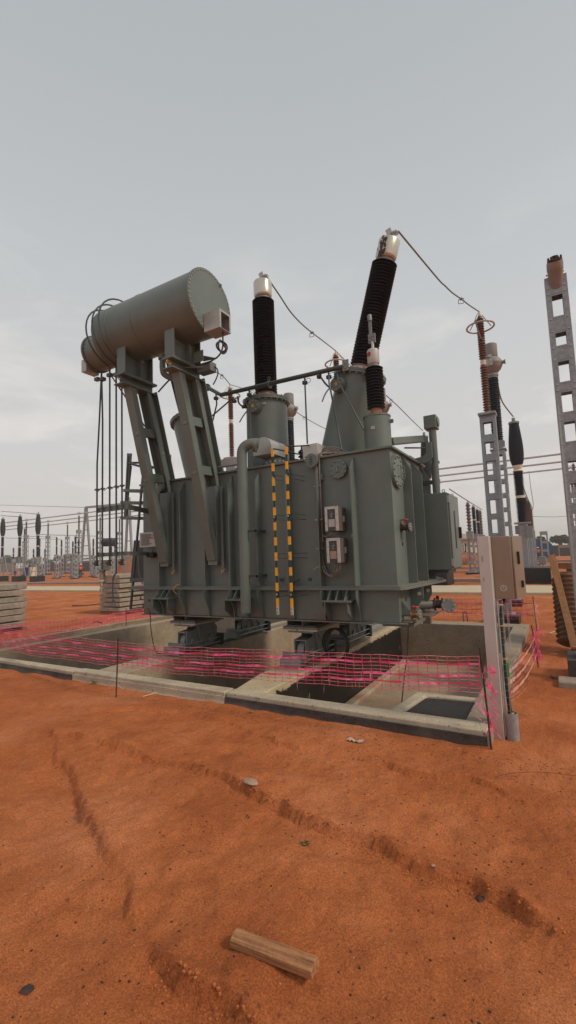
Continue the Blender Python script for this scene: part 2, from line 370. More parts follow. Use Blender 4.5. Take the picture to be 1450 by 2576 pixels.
def gh(x, y):
    near = 1/(1+((y-2.5)/5)**2)
    h = fbm(x, y, .35, 3, 11)*.05*(1+.5*near)+fbm(x+3, y*1.5, 1.5, 4, 21)*.055
    fine = np.exp(-np.maximum(0, y-3.0)/4)*np.exp(-np.maximum(0, np.abs(x+1.5)-3)/4)
    h = h+fbm(x, y, 9, 3, 31)*.016*fine+fbm(x, y, 34, 2, 41)*.006*fine
    cl = np.clip(vnoise(x*16, y*16, 77)+vnoise(x*33, y*33, 78)*.7-.28, 0, 1)
    h = h+cl*.035*fine*np.clip(vnoise(x*1.4, y*1.4, 79)+.45, 0, 1)
    for E_, amp, wd, sg, sd0 in ((E1, .060, .085, 1, 3), (E2, .050, .17, 1, 5), (E3, .078, .10, 1, 8), (E4, .034, .12, 1, 12)):
        wob = fbm(x, y, 3, 2, 90+sd0)*.08+fbm(x, y, 17, 3, 95+sd0)*.022
        d, t, L_ = line_side(x, y, E_); d = (d+wob)*sg
        on = np.clip(t/.25, 0, 1)*np.clip((L_-t)/.25, 0, 1)*(.45+np.clip(fbm(t*2.2, t*0, 1, 2, 60+sd0)+.35, 0, 1.0))
        lump = 1+np.clip(vnoise(x*38, y*38, 70+sd0)+vnoise(x*17, y*17, 71+sd0), -.6, 1)*.5*np.exp(-np.abs(d)/.07)
        step = np.where(d > 0, np.exp(-d/wd)*lump, -.45*np.exp(-(-d)/(wd*.9)))
        if sd0 in (3, 5): h = h+(.030 if sd0 == 3 else .018)*fbm(t*1.1, d*6.5, 1, 3, 160+sd0)*np.exp(-(d/.75)**2)*np.clip(t/.3, 0, 1)*np.clip((L_-t)/.3, 0, 1)
        edge = 1/(1+np.exp(-np.clip(d/.007, -60, 60)))
        h = h+amp*on*(np.where(d > 0, (.55*np.exp(-d/(wd*3.5))+.45*np.exp(-d/(wd*.7)))*lump, 0)*edge-.6*np.exp(-np.abs(d)/(wd*1.6))*(1-edge))
    # keep level round the pit curb and the paths
    dx = np.maximum(np.maximum(PX0-x, x-PX1), 0); dy = np.maximum(np.maximum(PY0-y, y-PY1), 0)
    k = np.clip(np.hypot(dx, dy)/.8, 0, 1); k = k*k*(3-2*k)
    berm = .02*np.exp(-np.hypot(dx, dy)/.25)
    h = h*(.12+.88*k)+berm*0
    pk = np.clip(np.minimum(np.abs(y-19.8)-2.0, 3)/3, 0, 1)
    h = h+.032*np.exp(-np.hypot(dx, dy)/.11)*np.clip(fbm(x, y, 3.5, 3, 140)+.35, 0, 1)
    return h*np.where(y > 14, pk, 1)*np.clip(1-(np.abs(y)-40)/60, .2, 1)
def axis(segs):
    a = []
    for s0, s1, n in segs: a += list(np.linspace(s0, s1, n, endpoint=False))
    return a
def stretch(a, b, n, p=2.2): return list(a+(b-a)*(np.linspace(0, 1, n+1)[1:])**p)
def make_ground():
    xs = list(-stretch_neg for stretch_neg in reversed(stretch(9.85, 1500, 34, 3.2)))
    xs += axis([(-9.85, -4.2, 75), (-4.2, 1.2, 330), (1.2, 4, 36)])+[4.0]+stretch(4, 1500, 30, 3.2)
    xs = np.array(sorted(set(list(np.round(xs, 4))+[PX0, PX1])))
    ys = [-60, -20, -6, -2, 0]+axis([(.3, .9, 12), (.9, 4.19, 215), (4.19, 10.3, 70), (10.3, 26, 90)])+[26.0]+stretch(26, 2500, 44, 3.0)
    ys = np.array(sorted(set(list(np.round(ys, 4))+[PY0, PY1])))
    X, Y = np.meshgrid(xs, ys); Z = gh(X, Y)
    nx, ny = len(xs), len(ys)
    v = np.stack([X, Y, Z], -1).reshape(-1, 3)
    i, j = np.meshgrid(np.arange(nx-1), np.arange(ny-1))
    cx = (xs[i]+xs[i+1])/2; cy = (ys[j]+ys[j+1])/2
    keep = ~((cx > PX0) & (cx < PX1) & (cy > PY0) & (cy < PY1))
    i = i[keep]; j = j[keep]
    f = np.stack([j*nx+i, j*nx+i+1, (j+1)*nx+i+1, (j+1)*nx+i], -1)
    me = bpy.data.meshes.new('ground'); me.vertices.add(len(v)); me.vertices.foreach_set('co', v.ravel())
    me.loops.add(f.size); me.loops.foreach_set('vertex_index', f.ravel().astype(np.int32))
    me.polygons.add(len(f)); me.polygons.foreach_set('loop_start', np.arange(0, f.size, 4, dtype=np.int32))
    me.polygons.foreach_set('use_smooth', np.ones(len(f), bool)); me.update(calc_edges=True); me.validate()
    o = bpy.data.objects.new('ground', me); COL.objects.link(o); o['kind'] = 'structure'
    m = bpy.data.materials.new('red_earth'); m.use_nodes = True; nt = m.node_tree; N = nt.nodes; L = nt.links; b = N['Principled BSDF']; b.inputs['Roughness'].default_value = .95; b.inputs['Specular IOR Level'].default_value = .15
    geo = N.new('ShaderNodeNewGeometry')
    def noise(sc, det=6, ro=.6):
        n = N.new('ShaderNodeTexNoise'); n.inputs['Scale'].default_value = sc; n.inputs['Detail'].default_value = det; n.inputs['Roughness'].default_value = ro
        L.new(geo.outputs['Position'], n.inputs['Vector']); return n
    def ramp(n, els):
        c = N.new('ShaderNodeValToRGB'); e = c.color_ramp.elements
        while len(e) < len(els): e.new(.5)
        for k, (p, col) in enumerate(els): e[k].position = p; e[k].color = (*col, 1)
        L.new(n.outputs['Fac'], c.inputs['Fac']); return c
    n1 = noise(.9, 8, .62); c1 = ramp(n1, [(.34, (.38,.11,.038)), (.5, (.50,.16,.057)), (.68, (.60,.222,.098))])
    n2 = noise(130, 3); c2 = ramp(n2, [(.32, (.55,.50,.46)), (.66, (1.22,1.2,1.2))])
    mx = N.new('ShaderNodeMixRGB'); mx.blend_type = 'MULTIPLY'; mx.inputs['Fac'].default_value = .85; L.new(c1.outputs['Color'], mx.inputs['Color1']); L.new(c2.outputs['Color'], mx.inputs['Color2'])
    # darker damp patches and small dark crumbs
    n3 = noise(2.6, 7, .7); r3 = N.new('ShaderNodeMapRange'); r3.inputs['From Min'].default_value = .50; r3.inputs['From Max'].default_value = .72; r3.inputs['To Max'].default_value = .5; L.new(n3.outputs['Fac'], r3.inputs['Value'])
    m3 = N.new('ShaderNodeMixRGB'); m3.inputs['Color2'].default_value = (.25,.07,.026,1); L.new(mx.outputs['Color'], m3.inputs['Color1']); L.new(r3.outputs['Result'], m3.inputs['Fac'])
    n4 = noise(24, 3, .5); r4 = N.new('ShaderNodeMapRange'); r4.inputs['From Min'].default_value = .66; r4.inputs['From Max'].default_value = .74; r4.inputs['To Max'].default_value = .65; L.new(n4.outputs['Fac'], r4.inputs['Value'])
    m4 = N.new('ShaderNodeMixRGB'); m4.inputs['Color2'].default_value = (.13,.05,.03,1); L.new(m3.outputs['Color'], m4.inputs['Color1']); L.new(r4.outputs['Result'], m4.inputs['Fac'])
    L.new(m4.outputs['Color'], b.inputs['Base Color'])
    bp = N.new('ShaderNodeBump'); bp.inputs['Strength'].default_value = .9; bp.inputs['Distance'].default_value = .012; nb = noise(55, 9, .75); L.new(nb.outputs['Fac'], bp.inputs['Height'])
    bp2 = N.new('ShaderNodeBump'); bp2.inputs['Strength'].default_value = .7; bp2.inputs['Distance'].default_value = .06; nb2 = noise(7, 6, .6); L.new(nb2.outputs['Fac'], bp2.inputs['Height']); L.new(bp2.outputs['Normal'], bp.inputs['Normal'])
    L.new(bp.outputs['Normal'], b.inputs['Normal']); me.materials.append(m)
    return o
make_ground()

# concrete service paths
mb = MB(); mb.box(-90, 45, 18.1, 21.6, -.05, .10)
struct(mb.build('path', 'road', bevel=.02))
mb = MB(); mb.box(-60, 30, 25.4, 26.0, -.05, .16); mb.box(-7, -3, 36, 36.5, -.05, .12); mb.box(-12, 25, 44, 44.7, -.05, .15); mb.box(-5, 30, 60, 61, -.05, .2)
struct(mb.build('cable_duct_kerb', 'slab'))

# ------------------------------------------------------------------ oil pit
pit = thing('oil_pit', (-5, 7, 0), 'large open concrete oil pit with raised pale rim under the green transformer', 'pit')
RZ = .13; FL = -.66
def wobble(mb, amp=.006, seed=1):
    rr = random.Random(seed)
    mb.v = [(x+rr.uniform(-amp, amp), y+rr.uniform(-amp, amp), z+rr.uniform(-amp, amp)) for x, y, z in mb.v]; return mb
def wall(name, poly_in, z0, z1, mt, bev=.012, lab=None, parent=None):
    mb = MB(); mb.prism([(x, y, z0) for x, y in poly_in], (0, 0, z1-z0)); o = mb.build(name, mt, parent or pit, bevel=bev)
    if lab: o['label'] = lab
    return o
# front rim in three cast lengths with small offsets (outer face: bare, then bitumen painted)
def curb(x0, x1, y0a, y0b, z, front):
    wall('curb', [(x0, y0a+.02), (x1, y0b+.02), (x1, 4.40), (x0, 4.40)], FL-.1, z, 'concrete_rim')
    mb = MB(); mb.prism([(x0, y0a, -.12), (x1, y0b, -.12), (x1, y0b, z-.045), (x0, y0a, z-.045)], (0, .018, 0)); mb.build('curb_face', front, pit)
curb(-9.85, -6.0, 4.30, 4.20, .125, 'curb_black'); curb(-5.985, -3.34, 4.20, 4.21, .135, 'concrete_rim'); curb(-3.325, -.62, 4.215, 4.175, .13, 'curb_black')
wall('curb_end', [(-.62, 4.17), (-.59, 4.17), (-.59, 4.46), (-.62, 4.46)], -.1, .12, 'concrete_dark')
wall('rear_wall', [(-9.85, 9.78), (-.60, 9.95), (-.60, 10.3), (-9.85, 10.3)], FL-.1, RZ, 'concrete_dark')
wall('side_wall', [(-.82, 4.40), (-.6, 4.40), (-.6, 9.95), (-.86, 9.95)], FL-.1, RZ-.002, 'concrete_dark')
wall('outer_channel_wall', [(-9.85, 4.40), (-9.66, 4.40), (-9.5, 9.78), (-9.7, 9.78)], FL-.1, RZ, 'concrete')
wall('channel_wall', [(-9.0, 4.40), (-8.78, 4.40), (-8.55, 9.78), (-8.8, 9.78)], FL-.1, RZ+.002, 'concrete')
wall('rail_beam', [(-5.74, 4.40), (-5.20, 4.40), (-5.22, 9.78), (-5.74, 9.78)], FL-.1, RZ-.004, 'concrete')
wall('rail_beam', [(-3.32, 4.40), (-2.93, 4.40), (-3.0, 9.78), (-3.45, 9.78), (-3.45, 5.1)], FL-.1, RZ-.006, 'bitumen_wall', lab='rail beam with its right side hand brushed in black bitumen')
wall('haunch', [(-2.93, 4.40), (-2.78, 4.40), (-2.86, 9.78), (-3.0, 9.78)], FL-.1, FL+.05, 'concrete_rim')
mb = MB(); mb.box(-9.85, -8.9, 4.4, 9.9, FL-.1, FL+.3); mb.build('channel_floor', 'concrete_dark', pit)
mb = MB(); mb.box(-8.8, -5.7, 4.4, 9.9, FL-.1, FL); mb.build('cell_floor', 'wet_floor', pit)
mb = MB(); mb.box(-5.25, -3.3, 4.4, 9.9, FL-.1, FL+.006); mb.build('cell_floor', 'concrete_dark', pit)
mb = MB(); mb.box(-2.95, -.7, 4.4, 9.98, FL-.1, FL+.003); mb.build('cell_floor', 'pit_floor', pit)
mb = MB(); mb.ring((-2.0, 5.95, FL+.012), (0,0,1), .13, .012, 28, 6); mb.build('drain_ring', 'cream', pit)
# small sump in the front right corner
wall('sump_wall', [(-1.50, 4.40), (-1.39, 4.40), (-1.30, 4.98), (-.82, 5.02), (-.82, 5.10), (-1.42, 5.07)], FL-.1, RZ, 'concrete_rim', .02)
mb = MB(); mb.prism([(-1.385, 4.401, 0.0), (-1.30, 4.975, 0.0), (-.825, 5.015, 0.0), (-.80, 4.401, 0.0)], (0, 0, .10)); mb.build('sump_cover', 'oil', pit)
# rails on the beams
for x in (-5.37, -3.19):
    mb = MB(); mb.box(x-.035, x+.035, 5.75, 9.7, RZ-.006, RZ+.028); mb.build('rail', 'cable_grey', pit)
# rubble in the trench between the beams
mb = MB()
for i in range(46):
    x = random.uniform(-4.0, -3.3); y = random.uniform(4.45, 5.1); r = random.uniform(.015, .05)
    mb.lathe([(r*.5, 0), (r, r*.5), (r*.6, r)], (x, y, FL+.005), (random.uniform(-.4,.4), random.uniform(-.4,.4), 1), 6)
mb.build('trench_rubble', 'stone_pale', pit)['kind'] = 'stuff'

# ------------------------------------------------------------------ sky, sun, camera
w = bpy.data.worlds.new('World'); scene.world = w; w.use_nodes = True; nt = w.node_tree; N = nt.nodes; L = nt.links
bg = N['Background']; bg.inputs['Strength'].default_value = .1
SUN_EL = 42; SUN_AZ = 60   # azimuth measured from +X towards -Y side (sun stands to the right of the camera)
sun_dir = Vector((math.cos(R(SUN_EL))*math.cos(R(SUN_AZ-60)), math.cos(R(SUN_EL))*math.sin(R(SUN_AZ-60)), math.sin(R(SUN_EL))))
sky = N.new('ShaderNodeTexSky'); sky.sky_type = 'NISHITA'; sky.sun_disc = False; sky.sun_elevation = R(SUN_EL); sky.sun_rotation = R(90); sky.dust_density = 6; sky.air_density = 1.2
tc = N.new('ShaderNodeTexCoord'); sep = N.new('ShaderNodeSeparateXYZ'); L.new(tc.outputs['Generated'], sep.inputs['Vector'])
cr = N.new('ShaderNodeValToRGB'); e = cr.color_ramp.elements
stops = [(0, (6.6,6.15,5.8)), (.10, (6.65,6.3,6.0)), (.28, (6.25,6.15,6.05)), (.5, (5.45,5.62,5.72)), (.75, (4.5,4.76,4.9)), (1, (3.95,4.2,4.35))]
while len(e) < len(stops): e.new(.5)
for k, (p, c) in enumerate(stops): e[k].position = p; e[k].color = (*[v/10 for v in c], 1)
L.new(sep.outputs['Z'], cr.inputs['Fac'])
sc_ = N.new('ShaderNodeVectorMath'); sc_.operation = 'SCALE'; sc_.inputs['Scale'].default_value = 10; L.new(cr.outputs['Color'], sc_.inputs[0])
mix = N.new('ShaderNodeMixRGB'); mix.inputs['Fac'].default_value = .93; L.new(sky.outputs['Color'], mix.inputs['Color1']); L.new(sc_.outputs['Vector'], mix.inputs['Color2'])
mp = N.new('ShaderNodeMapping'); mp.inputs['Scale'].default_value = (1.4, 1.4, 4.2); mp.inputs['Location'].default_value = (2.3, .7, .4); L.new(tc.outputs['Generated'], mp.inputs['Vector'])
cn = N.new('ShaderNodeTexNoise'); cn.inputs['Scale'].default_value = 2.6; cn.inputs['Detail'].default_value = 9; cn.inputs['Roughness'].default_value = .6; cn.inputs['Distortion'].default_value = .3; L.new(mp.outputs['Vector'], cn.inputs['Vector'])
rng = N.new('ShaderNodeMapRange'); rng.inputs['From Min'].default_value = .49; rng.inputs['From Max'].default_value = .72; rng.inputs['To Max'].default_value = .75; L.new(cn.outputs['Fac'], rng.inputs['Value'])
cl = N.new('ShaderNodeMixRGB'); cl.inputs['Color2'].default_value = (8.0, 7.6, 7.2, 1); L.new(mix.outputs['Color'], cl.inputs['Color1'])
hm = N.new('ShaderNodeMapRange'); hm.inputs['From Min'].default_value = .62; hm.inputs['From Max'].default_value = .30; hm.inputs['To Min'].default_value = 0; hm.inputs['To Max'].default_value = 1; L.new(sep.outputs['Z'], hm.inputs['Value'])
mu = N.new('ShaderNodeMath'); mu.operation = 'MULTIPLY'; L.new(rng.outputs['Result'], mu.inputs[0]); L.new(hm.outputs['Result'], mu.inputs[1]); L.new(mu.outputs[0], cl.inputs['Fac'])
L.new(cl.outputs['Color'], bg.inputs['Color'])
sl = bpy.data.lights.new('sun', 'SUN'); sl.energy = 1.75; sl.angle = R(12); sl.color = (1, .87, .68)
so = bpy.data.objects.new('sun', sl); COL.objects.link(so); so.rotation_euler = sun_dir.to_track_quat('Z', 'Y').to_euler(); so.location = (0, 0, 30)
cam = bpy.data.cameras.new('camera'); co = bpy.data.objects.new('camera', cam); COL.objects.link(co); scene.camera = co
cam.sensor_fit = 'VERTICAL'; cam.sensor_height = 36; cam.lens = 36*F/4096; cam.clip_end = 6000; cam.clip_start = .05
rot = Matrix([list(RM[i]) for i in range(3)])@Matrix(((1, 0, 0), (0, -1, 0), (0, 0, -1)))
co.matrix_world = Matrix.Translation((0, 0, H))@rot.to_4x4()
scene.view_settings.view_transform = 'Standard'; scene.view_settings.look = 'None'; scene.view_settings.exposure = .1; scene.view_settings.gamma = 1
scene.cycles.max_bounces = 6
# ------------------------------------------------------------------ insulators
def sheds(z0, z1, core, shed, n, alt=None):
    p = (z1-z0)/n; out = []
    for i in range(n):
        z = z0+i*p; s = shed if (alt is None or i % 2 == 0) else alt
        out += [(core, z), (core, z+p*.28), (s*.985, z+p*.40), (s, z+p*.50), (s*.96, z+p*.60), (core*1.03, z+p*.88)]
    return out+[(core, z1)]
def bez(a, b, c, n=8): return [(1-t)**2*V3(a)+2*t*(1-t)*V3(b)+t*t*V3(c) for t in [i/n for i in range(n+1)]]

# ------------------------------------------------------------------ transformer
YF = 5.5; TX0, TX1 = -5.99, -1.69; YB = 7.9; ZB, ZF, ZT = .775, 1.20, 2.925
T = thing('power_transformer', (-3.9, 6.6, RZ), 'huge green grey transformer with three tall black bushings, standing on wheels over the pit', 'transformer')
plan = [(TX0, YF), (TX1, YF), (TX1, 7.05), (-2.1, YB), (-5.6, YB), (TX0, 7.2)]
def inset(pl, d):
    cx = sum(p[0] for p in pl)/len(pl); cy = sum(p[1] for p in pl)/len(pl)
    return [(x+(d if x < cx else -d), y+(d if y < cy else -d)) for x, y in pl]
mb = MB(); mb.prism([(x, y, ZB) for x, y in plan], (0, 0, ZT-ZB-.03)); body = mb.build('tank', 'paint', T, bevel=.004)
mb = MB(); mb.prism([(x, y, ZT-.03) for x, y in inset(plan, -.045)], (0, 0, .028))
mb.build('lid', 'paint', T, bevel=.003)
# weld seam flange, two plates
fl = [(TX0-.24, YF-.10), (-1.63, YF-.10), (-1.58, YF-.05), (-1.44, 7.05), (-1.52, 7.25), (-1.95, YB+.12), (-5.7, YB+.12), (TX0-.24, 7.4)]
mb = MB(); mb.prism([(x, y, ZF-.035) for x, y in fl], (0, 0, .032)); mb.build('seam_flange', 'paint', T, bevel=.004)
fl2 = [(TX0-.21, YF-.08), (-1.65, YF-.08), (-1.61, YF-.04), (-1.475, 7.04), (-1.55, 7.22), (-1.97, YB+.09), (-5.7, YB+.09), (TX0-.21, 7.38)]
mb = MB(); mb.prism([(x, y, ZF-.003) for x, y in fl2], (0, 0, .022)); mb.build('seam_flange', 'paint', T, bevel=.003)
mb = MB(); mb.prism([(x, y, ZB-.02) for x, y in [(TX0-.0, YF-.055), (-2.0, YF-.055), (-1.96, YF-.01), (-1.6, YF-.01), (-1.6, 7.0), (-2.1, YB), (-5.6, YB), (TX0, 7.2)]], (0, 0, .018)); mb.build('base_plate', 'paint', T, bevel=.003)
mb = MB(); mb.box(-1.95, -1.56, 5.62, 7.0, ZB-.06, ZB-.021); mb.build('base_skid', 'paint', T, bevel=.003)
# vertical stiffeners on the long face (upper: chamfered top; lower: tapered skirt)
SX = [-5.512, -5.057, -4.575, -4.104, -3.622, -3.122, -2.658, -2.174]
for i, x in enumerate(SX):
    pr = [.13, .13, .125, .135, .14, .16, .14, .16][i]
    zt = ZT-.08
    mb = MB()
    mb.prism([(x, YF, ZF+.02), (x, YF-pr, ZF+.02), (x, YF-pr, zt-.16), (x, YF-.02, zt), (x, YF, zt)], (.014, 0, 0))
    mb.prism([(x-.004, YF-.0105, ZF+.02), (x-.004, YF, ZF+.02), (x-.004, YF, zt-.02), (x-.004, YF-.0105, zt-.02)], (.022, 0, 0))
    mb.build('stiffener', 'paint', T)
    mb = MB()
    mb.prism([(x, YF, ZF-.036), (x, YF-.16, ZF-.036), (x, YF-.16, ZF-.13), (x, YF-.05, ZB+.10), (x, YF-.045, ZB), (x, YF, ZB)], (.014, 0, 0))
    mb.build('skirt_gusset', 'paint', T)
for y, w_, lab in ((5.99, .115, None), (6.45, .14, None), (6.95, .13, None)):
    mb = MB(); mb.prism([(TX1, y, ZF+.02), (TX1+w_, y, ZF+.02), (TX1+w_, y, ZT-.24), (TX1+.02, y, ZT-.05), (TX1, y, ZT-.05)], (0, .014, 0)); mb.build('stiffener', 'paint', T)
for y, w_ in ((6.0, .17), (6.5, .16)):
    # end face skirt gussets with lifting holes (short cylinder stands in the bored eye)
    pts = [(TX1, y, ZF-.036), (TX1+w_, y, ZF-.036), (TX1+w_, y, ZF-.17), (TX1+.05, y, ZB+.08), (TX1+.04, y, ZB), (TX1, y, ZB)]
    mb = MB(); mb.prism(pts, (0, .018, 0)); mb.build('skirt_gusset', 'paint', T)
    mb = MB(); mb.lathe([(.024, 0), (.024, .004)], (TX1+w_-.05, y-.004, ZF-.12), (0, 1, 0), 16); mb.build('gusset_eye', 'cream', T)
mb = MB(); mb.prism([(TX1, 5.60, ZB+.26), (TX1, 5.60, ZB+.08), (TX1+.12, 5.60, ZB+.11)], (0, .012, 0)); mb.prism([(TX1, 5.55, ZB), (TX1+.13, 5.52, ZB), (TX1+.15, 5.8, ZB), (TX1, 5.85, ZB)], (0, 0, .014)); mb.build('corner_gusset', 'paint', T)
# jacking pads
for x in (-5.42, -4.0, -2.42):
    mb = MB(); mb.box(x-.19, x+.19, YF-.21, YF, ZF-.175, ZF-.155); mb.build('jacking_pad', 'paint', T, bevel=.002)
    for dx in (-.13, -.02, .10):
        m2 = MB(); m2.prism([(x+dx, YF, ZF-.036), (x+dx, YF-.09, ZF-.036), (x+dx, YF-.19, ZF-.155), (x+dx, YF, ZF-.155)], (.015, 0, 0)); m2.build('jacking_gusset', 'paint', T)
    for dx in (-.17, .14):
        m2 = MB(); m2.prism([(x+dx, YF, ZF-.176), (x+dx, YF-.19, ZF-.176), (x+dx, YF-.19, ZF-.30), (x+dx, YF-.05, ZB+.02), (x+dx, YF, ZB)], (.015, 0, 0)); m2.lathe([(.022, 0), (.022, .003)], (x+dx+.015, YF-.155, ZF-.25), (1, 0, 0), 14); m2.build('hauling_eye', 'paint', T)

# wheel bogies
def bogie(x, y):
    o = thing('tmp', (x, y, RZ+.03), None, None); o.parent = T; o.location = V3((x, y, RZ+.03))-WL[T.name]; o.name = 'bogie'; WL[o.name] = V3((x, y, RZ+.03)); WL['bogie'] = WL[o.name]
    z0 = RZ+.03
    mb = MB(); mb.box(x-.20, x+.20, y-.34, y+.34, z0+.40, z0+.428); mb.box(x-.27, x+.27, y-.36, y+.36, z0+.45, z0+.485)
    mb.box(x-.22, x+.22, y-.33, y+.33, z0+.487, z0+.50); mb.box(x-.22, x-.205, y-.33, y+.33, z0+.50, z0+.61); mb.box(x+.02, x+.035, y-.33, y+.33, z0+.50, z0+.61); mb.box(x-.2, x+.2, y+.2, y+.22, z0+.50, z0+.61)
    mb.build('mount_plate', 'paint_lit', o, bevel=.003)
    for a, b in ((-.27, -.05), (-.03, .27)):
        m2 = MB(); m2.box(x+a, x+b, y-.365, y+.365, z0+.43, z0+.449); m2.build('insulating_pad', 'cream', o)
    # fork housing: side cheeks with a rounded profile and a front opening
    for sx in (-1, 1):
        xx = x+sx*.095-(.014 if sx > 0 else 0)
        prof = []
        for q in range(13):
            a = math.pi*(1-q/12); prof.append((y+.37*math.cos(a)*1.0, z0+.09+max(0, .0)-.05*math.sin(a)))
        top = [(y+.30, z0+.40), (y-.12, z0+.40), (y-.16, z0+.33), (y-.37, z0+.31)]
        m2 = MB(); m2.prism([(xx, p[0], p[1]) for p in prof+[(y+.40, z0+.30)]+top], (.014, 0, 0)); m2.build('cheek_plate', 'paint_lit', o, bevel=.002)
    m2 = MB(); m2.box(x-.081, x+.081, y-.37, y-.16, z0+.295, z0+.31); m2.box(x-.081, x+.081, y-.16, y+.3, z0+.37, z0+.39); m2.build('fork_head', 'paint_lit', o)
    for yy in (y-.23, y+.2):
        m2 = MB(); m2.lathe([(.11, 0), (.142, .004), (.145, .03), (.145, .10), (.12, .104)], (x-.05, yy, z0+.144), (1, 0, 0), 32); m2.build('wheel', 'paint_lit', o)
        m2 = MB(); m2.lathe([(.055, 0), (.055, .03), (.03, .035)], (x+.095, yy, z0+.144), (1, 0, 0), 18); m2.build('hub_cap', 'paint_lit', o)
    m2 = MB(); m2.tube(bez((x+.12, y-.12, z0+.39), (x+.13, y-.12, z0+.1), (x+.12, y+.08, z0+.10)), .014, 6); m2.bar((x+.1, y-.02, z0+.39), (x+.1, y+.16, z0+.2), .02, .05); m2.build('lifting_strap', 'paint_lit', o)
    # wheel chocks and tie rods
    m2 = MB(); m2.box(x-.22, x+.10, y-.56, y-.43, z0-.01, z0+.10); m2.box(x-.24, x+.13, y-.44, y-.42, z0+.03, z0+.15); m2.build('wheel_chock', 'paint_lit', o, bevel=.004)
    m2 = MB(); m2.box(x-.13, x+.16, y+.42, y+.445, z0-.01, z0+.19); m2.box(x+.13, x+.16, y+.40, y+.50, z0-.01, z0+.18); m2.build('wheel_chock', 'paint_dark', o, bevel=.003)
    for zz in (.05, .13):
        m2 = MB(); m2.cyl((x+.115, y-.5, z0+zz), (x+.145, y+.48, z0+zz), .009, 8); m2.build('tie_rod', 'steel', o)
    return o
for x in (-5.30, -3.15): bogie(x, 6.03)
for x in (-5.30, -3.15):
    bogie(x, 7.55)

# manhole covers, name plates, gauges on the long face
def cover(c, ax, r, name='manhole_cover', n=10, th=.03, handle=True):
    a = V3(ax)
    mb = MB(); mb.lathe([(r, 0), (r, th*.45), (r*.985, th*.5), (r*.985, th)], c, ax, 40); o = mb.build(name, 'paint', T)
    m2 = MB(); m2.bolts(V3(c)+a*th, ax, r*.86, n, .013, .018); b = m2.build('bolt_ring', 'paint', o)
    if handle:
        u, w_, _ = frame(ax); c2 = V3(c)+a*th
        if abs(u.z) > abs(w_.z): vz, vx = u, w_
        else: vz, vx = w_, u
        m3 = MB(); m3.tube([c2+vz*r*.3, c2+vz*r*.3+a*.05, c2-vz*r*.3+a*.05, c2-vz*r*.3], .008, 8); m3.build('grab_handle', 'paint', o)
    return o
cover((-2.378, YF, 2.715), (0, -1, 0), .125, n=10, th=.045)
o = cover((-2.722, YF-.09, 2.865), (0, -1, 0), .095, 'gauge_cover', 1, .03, False)
m2 = MB()
for dz in (-.035, 0, .035): m2.ring((-2.722, YF-.124, 2.865+dz), (0, 1, 0), .018, .003, 14, 5)
m2.build('embossed_mark', 'paint_dark', o)
mb = MB(); mb.bar((-2.72, YF, 2.86), (-2.72, YF-.1, 2.86), .1, .1); mb.box(-2.64, -2.6, YF-.06, YF, 2.60, 2.68); mb.build('gauge_bracket', 'paint', T)
c3 = (TX1, 5.69, 2.63); cv = cover(c3, (1, 0, 0), .215, 'end_manhole_cover', 14, .04, False)
for dy in (-.03, .12):
    m3 = MB(); y = 5.69+dy; m3.tube([(TX1+.04, y, 2.70), (TX1+.08, y, 2.70), (TX1+.08, y, 2.56), (TX1+.04, y, 2.56)], .007, 8); m3.build('grab_handle', 'paint', cv)
def label(c, w_, h_, ax='y', mt='plate_txt', lines=0, name='name_plate', parent=None):
    x, y, z = c; mb = MB()
    if ax == 'y': mb.box(x-w_/2, x+w_/2, y-.006, y, z-h_/2, z+h_/2)
    else: mb.box(x, x+.006, y-w_/2, y+w_/2, z-h_/2, z+h_/2)
    o = mb.build(name, mt, parent or T)
    if lines:
        m2 = MB()
        for i in range(lines):
            zz = z+h_*.36-(h_*.72)*i/max(1, lines-1); ln = w_*.8*random.uniform(.5, 1)
            if ax == 'y': m2.box(x-w_*.4, x-w_*.4+ln, y-.0075, y-.0062, zz-h_*.02, zz+h_*.02)
            else: m2.box(x+.0062, x+.0075, y-w_*.4, y-w_*.4+ln, zz-h_*.02, zz+h_*.02)
        m2.build('plate_lettering', 'black', o)
    return o
label((-5.77, YF-.10, 1.975), .38, .24, lines=11)
mb = MB(); mb.box(-5.9, -5.66, YF-.1, YF, 1.93, 1.95); mb.build('plate_bracket', 'paint', T)
for p in ((-2.222, YF, 1.848), (-2.207, YF, 1.457), (-2.87, YF, 1.30), (-5.60, YF, 1.70), (-5.86, YF, .98), (-3.12-.18, YF-.03, 1.30)): label(p, .05, .042, mt='white_label' if p[0] > -2.5 else 'paint_dark', name='warning_label')
label((TX1, 5.62, 1.08), .03, .07, 'x', 'brass', name='warning_label'); label((TX1, 5.80, 1.03), .035, .05, 'x', 'black', name='warning_label'); label((TX1, 5.80, 1.72), .035, .05, 'x', 'black', name='warning_label')
for z in (1.98, 1.365): label((-3.60, YF-.10, z), .09, .035, mt='paint_dark', name='clamp_tab')
# left valve under the name plate
mb = MB(); mb.lathe([(.05, 0), (.05, .02), (.032, .02), (.032, .07), (.05, .07), (.05, .09)], (-5.72, YF, 1.72), (0, -1, 0), 14); mb.lathe([(.02, 0), (.02, .10), (.04, .1), (.04, .11)], (-5.72, YF-.05, 1.70), (-1, 0, .25), 10); mb.cyl((-5.72, YF-.05, 1.72), (-5.72, YF-.05, 1.82), .008, 6); mb.build('sampling_valve', 'brown_iron', T)

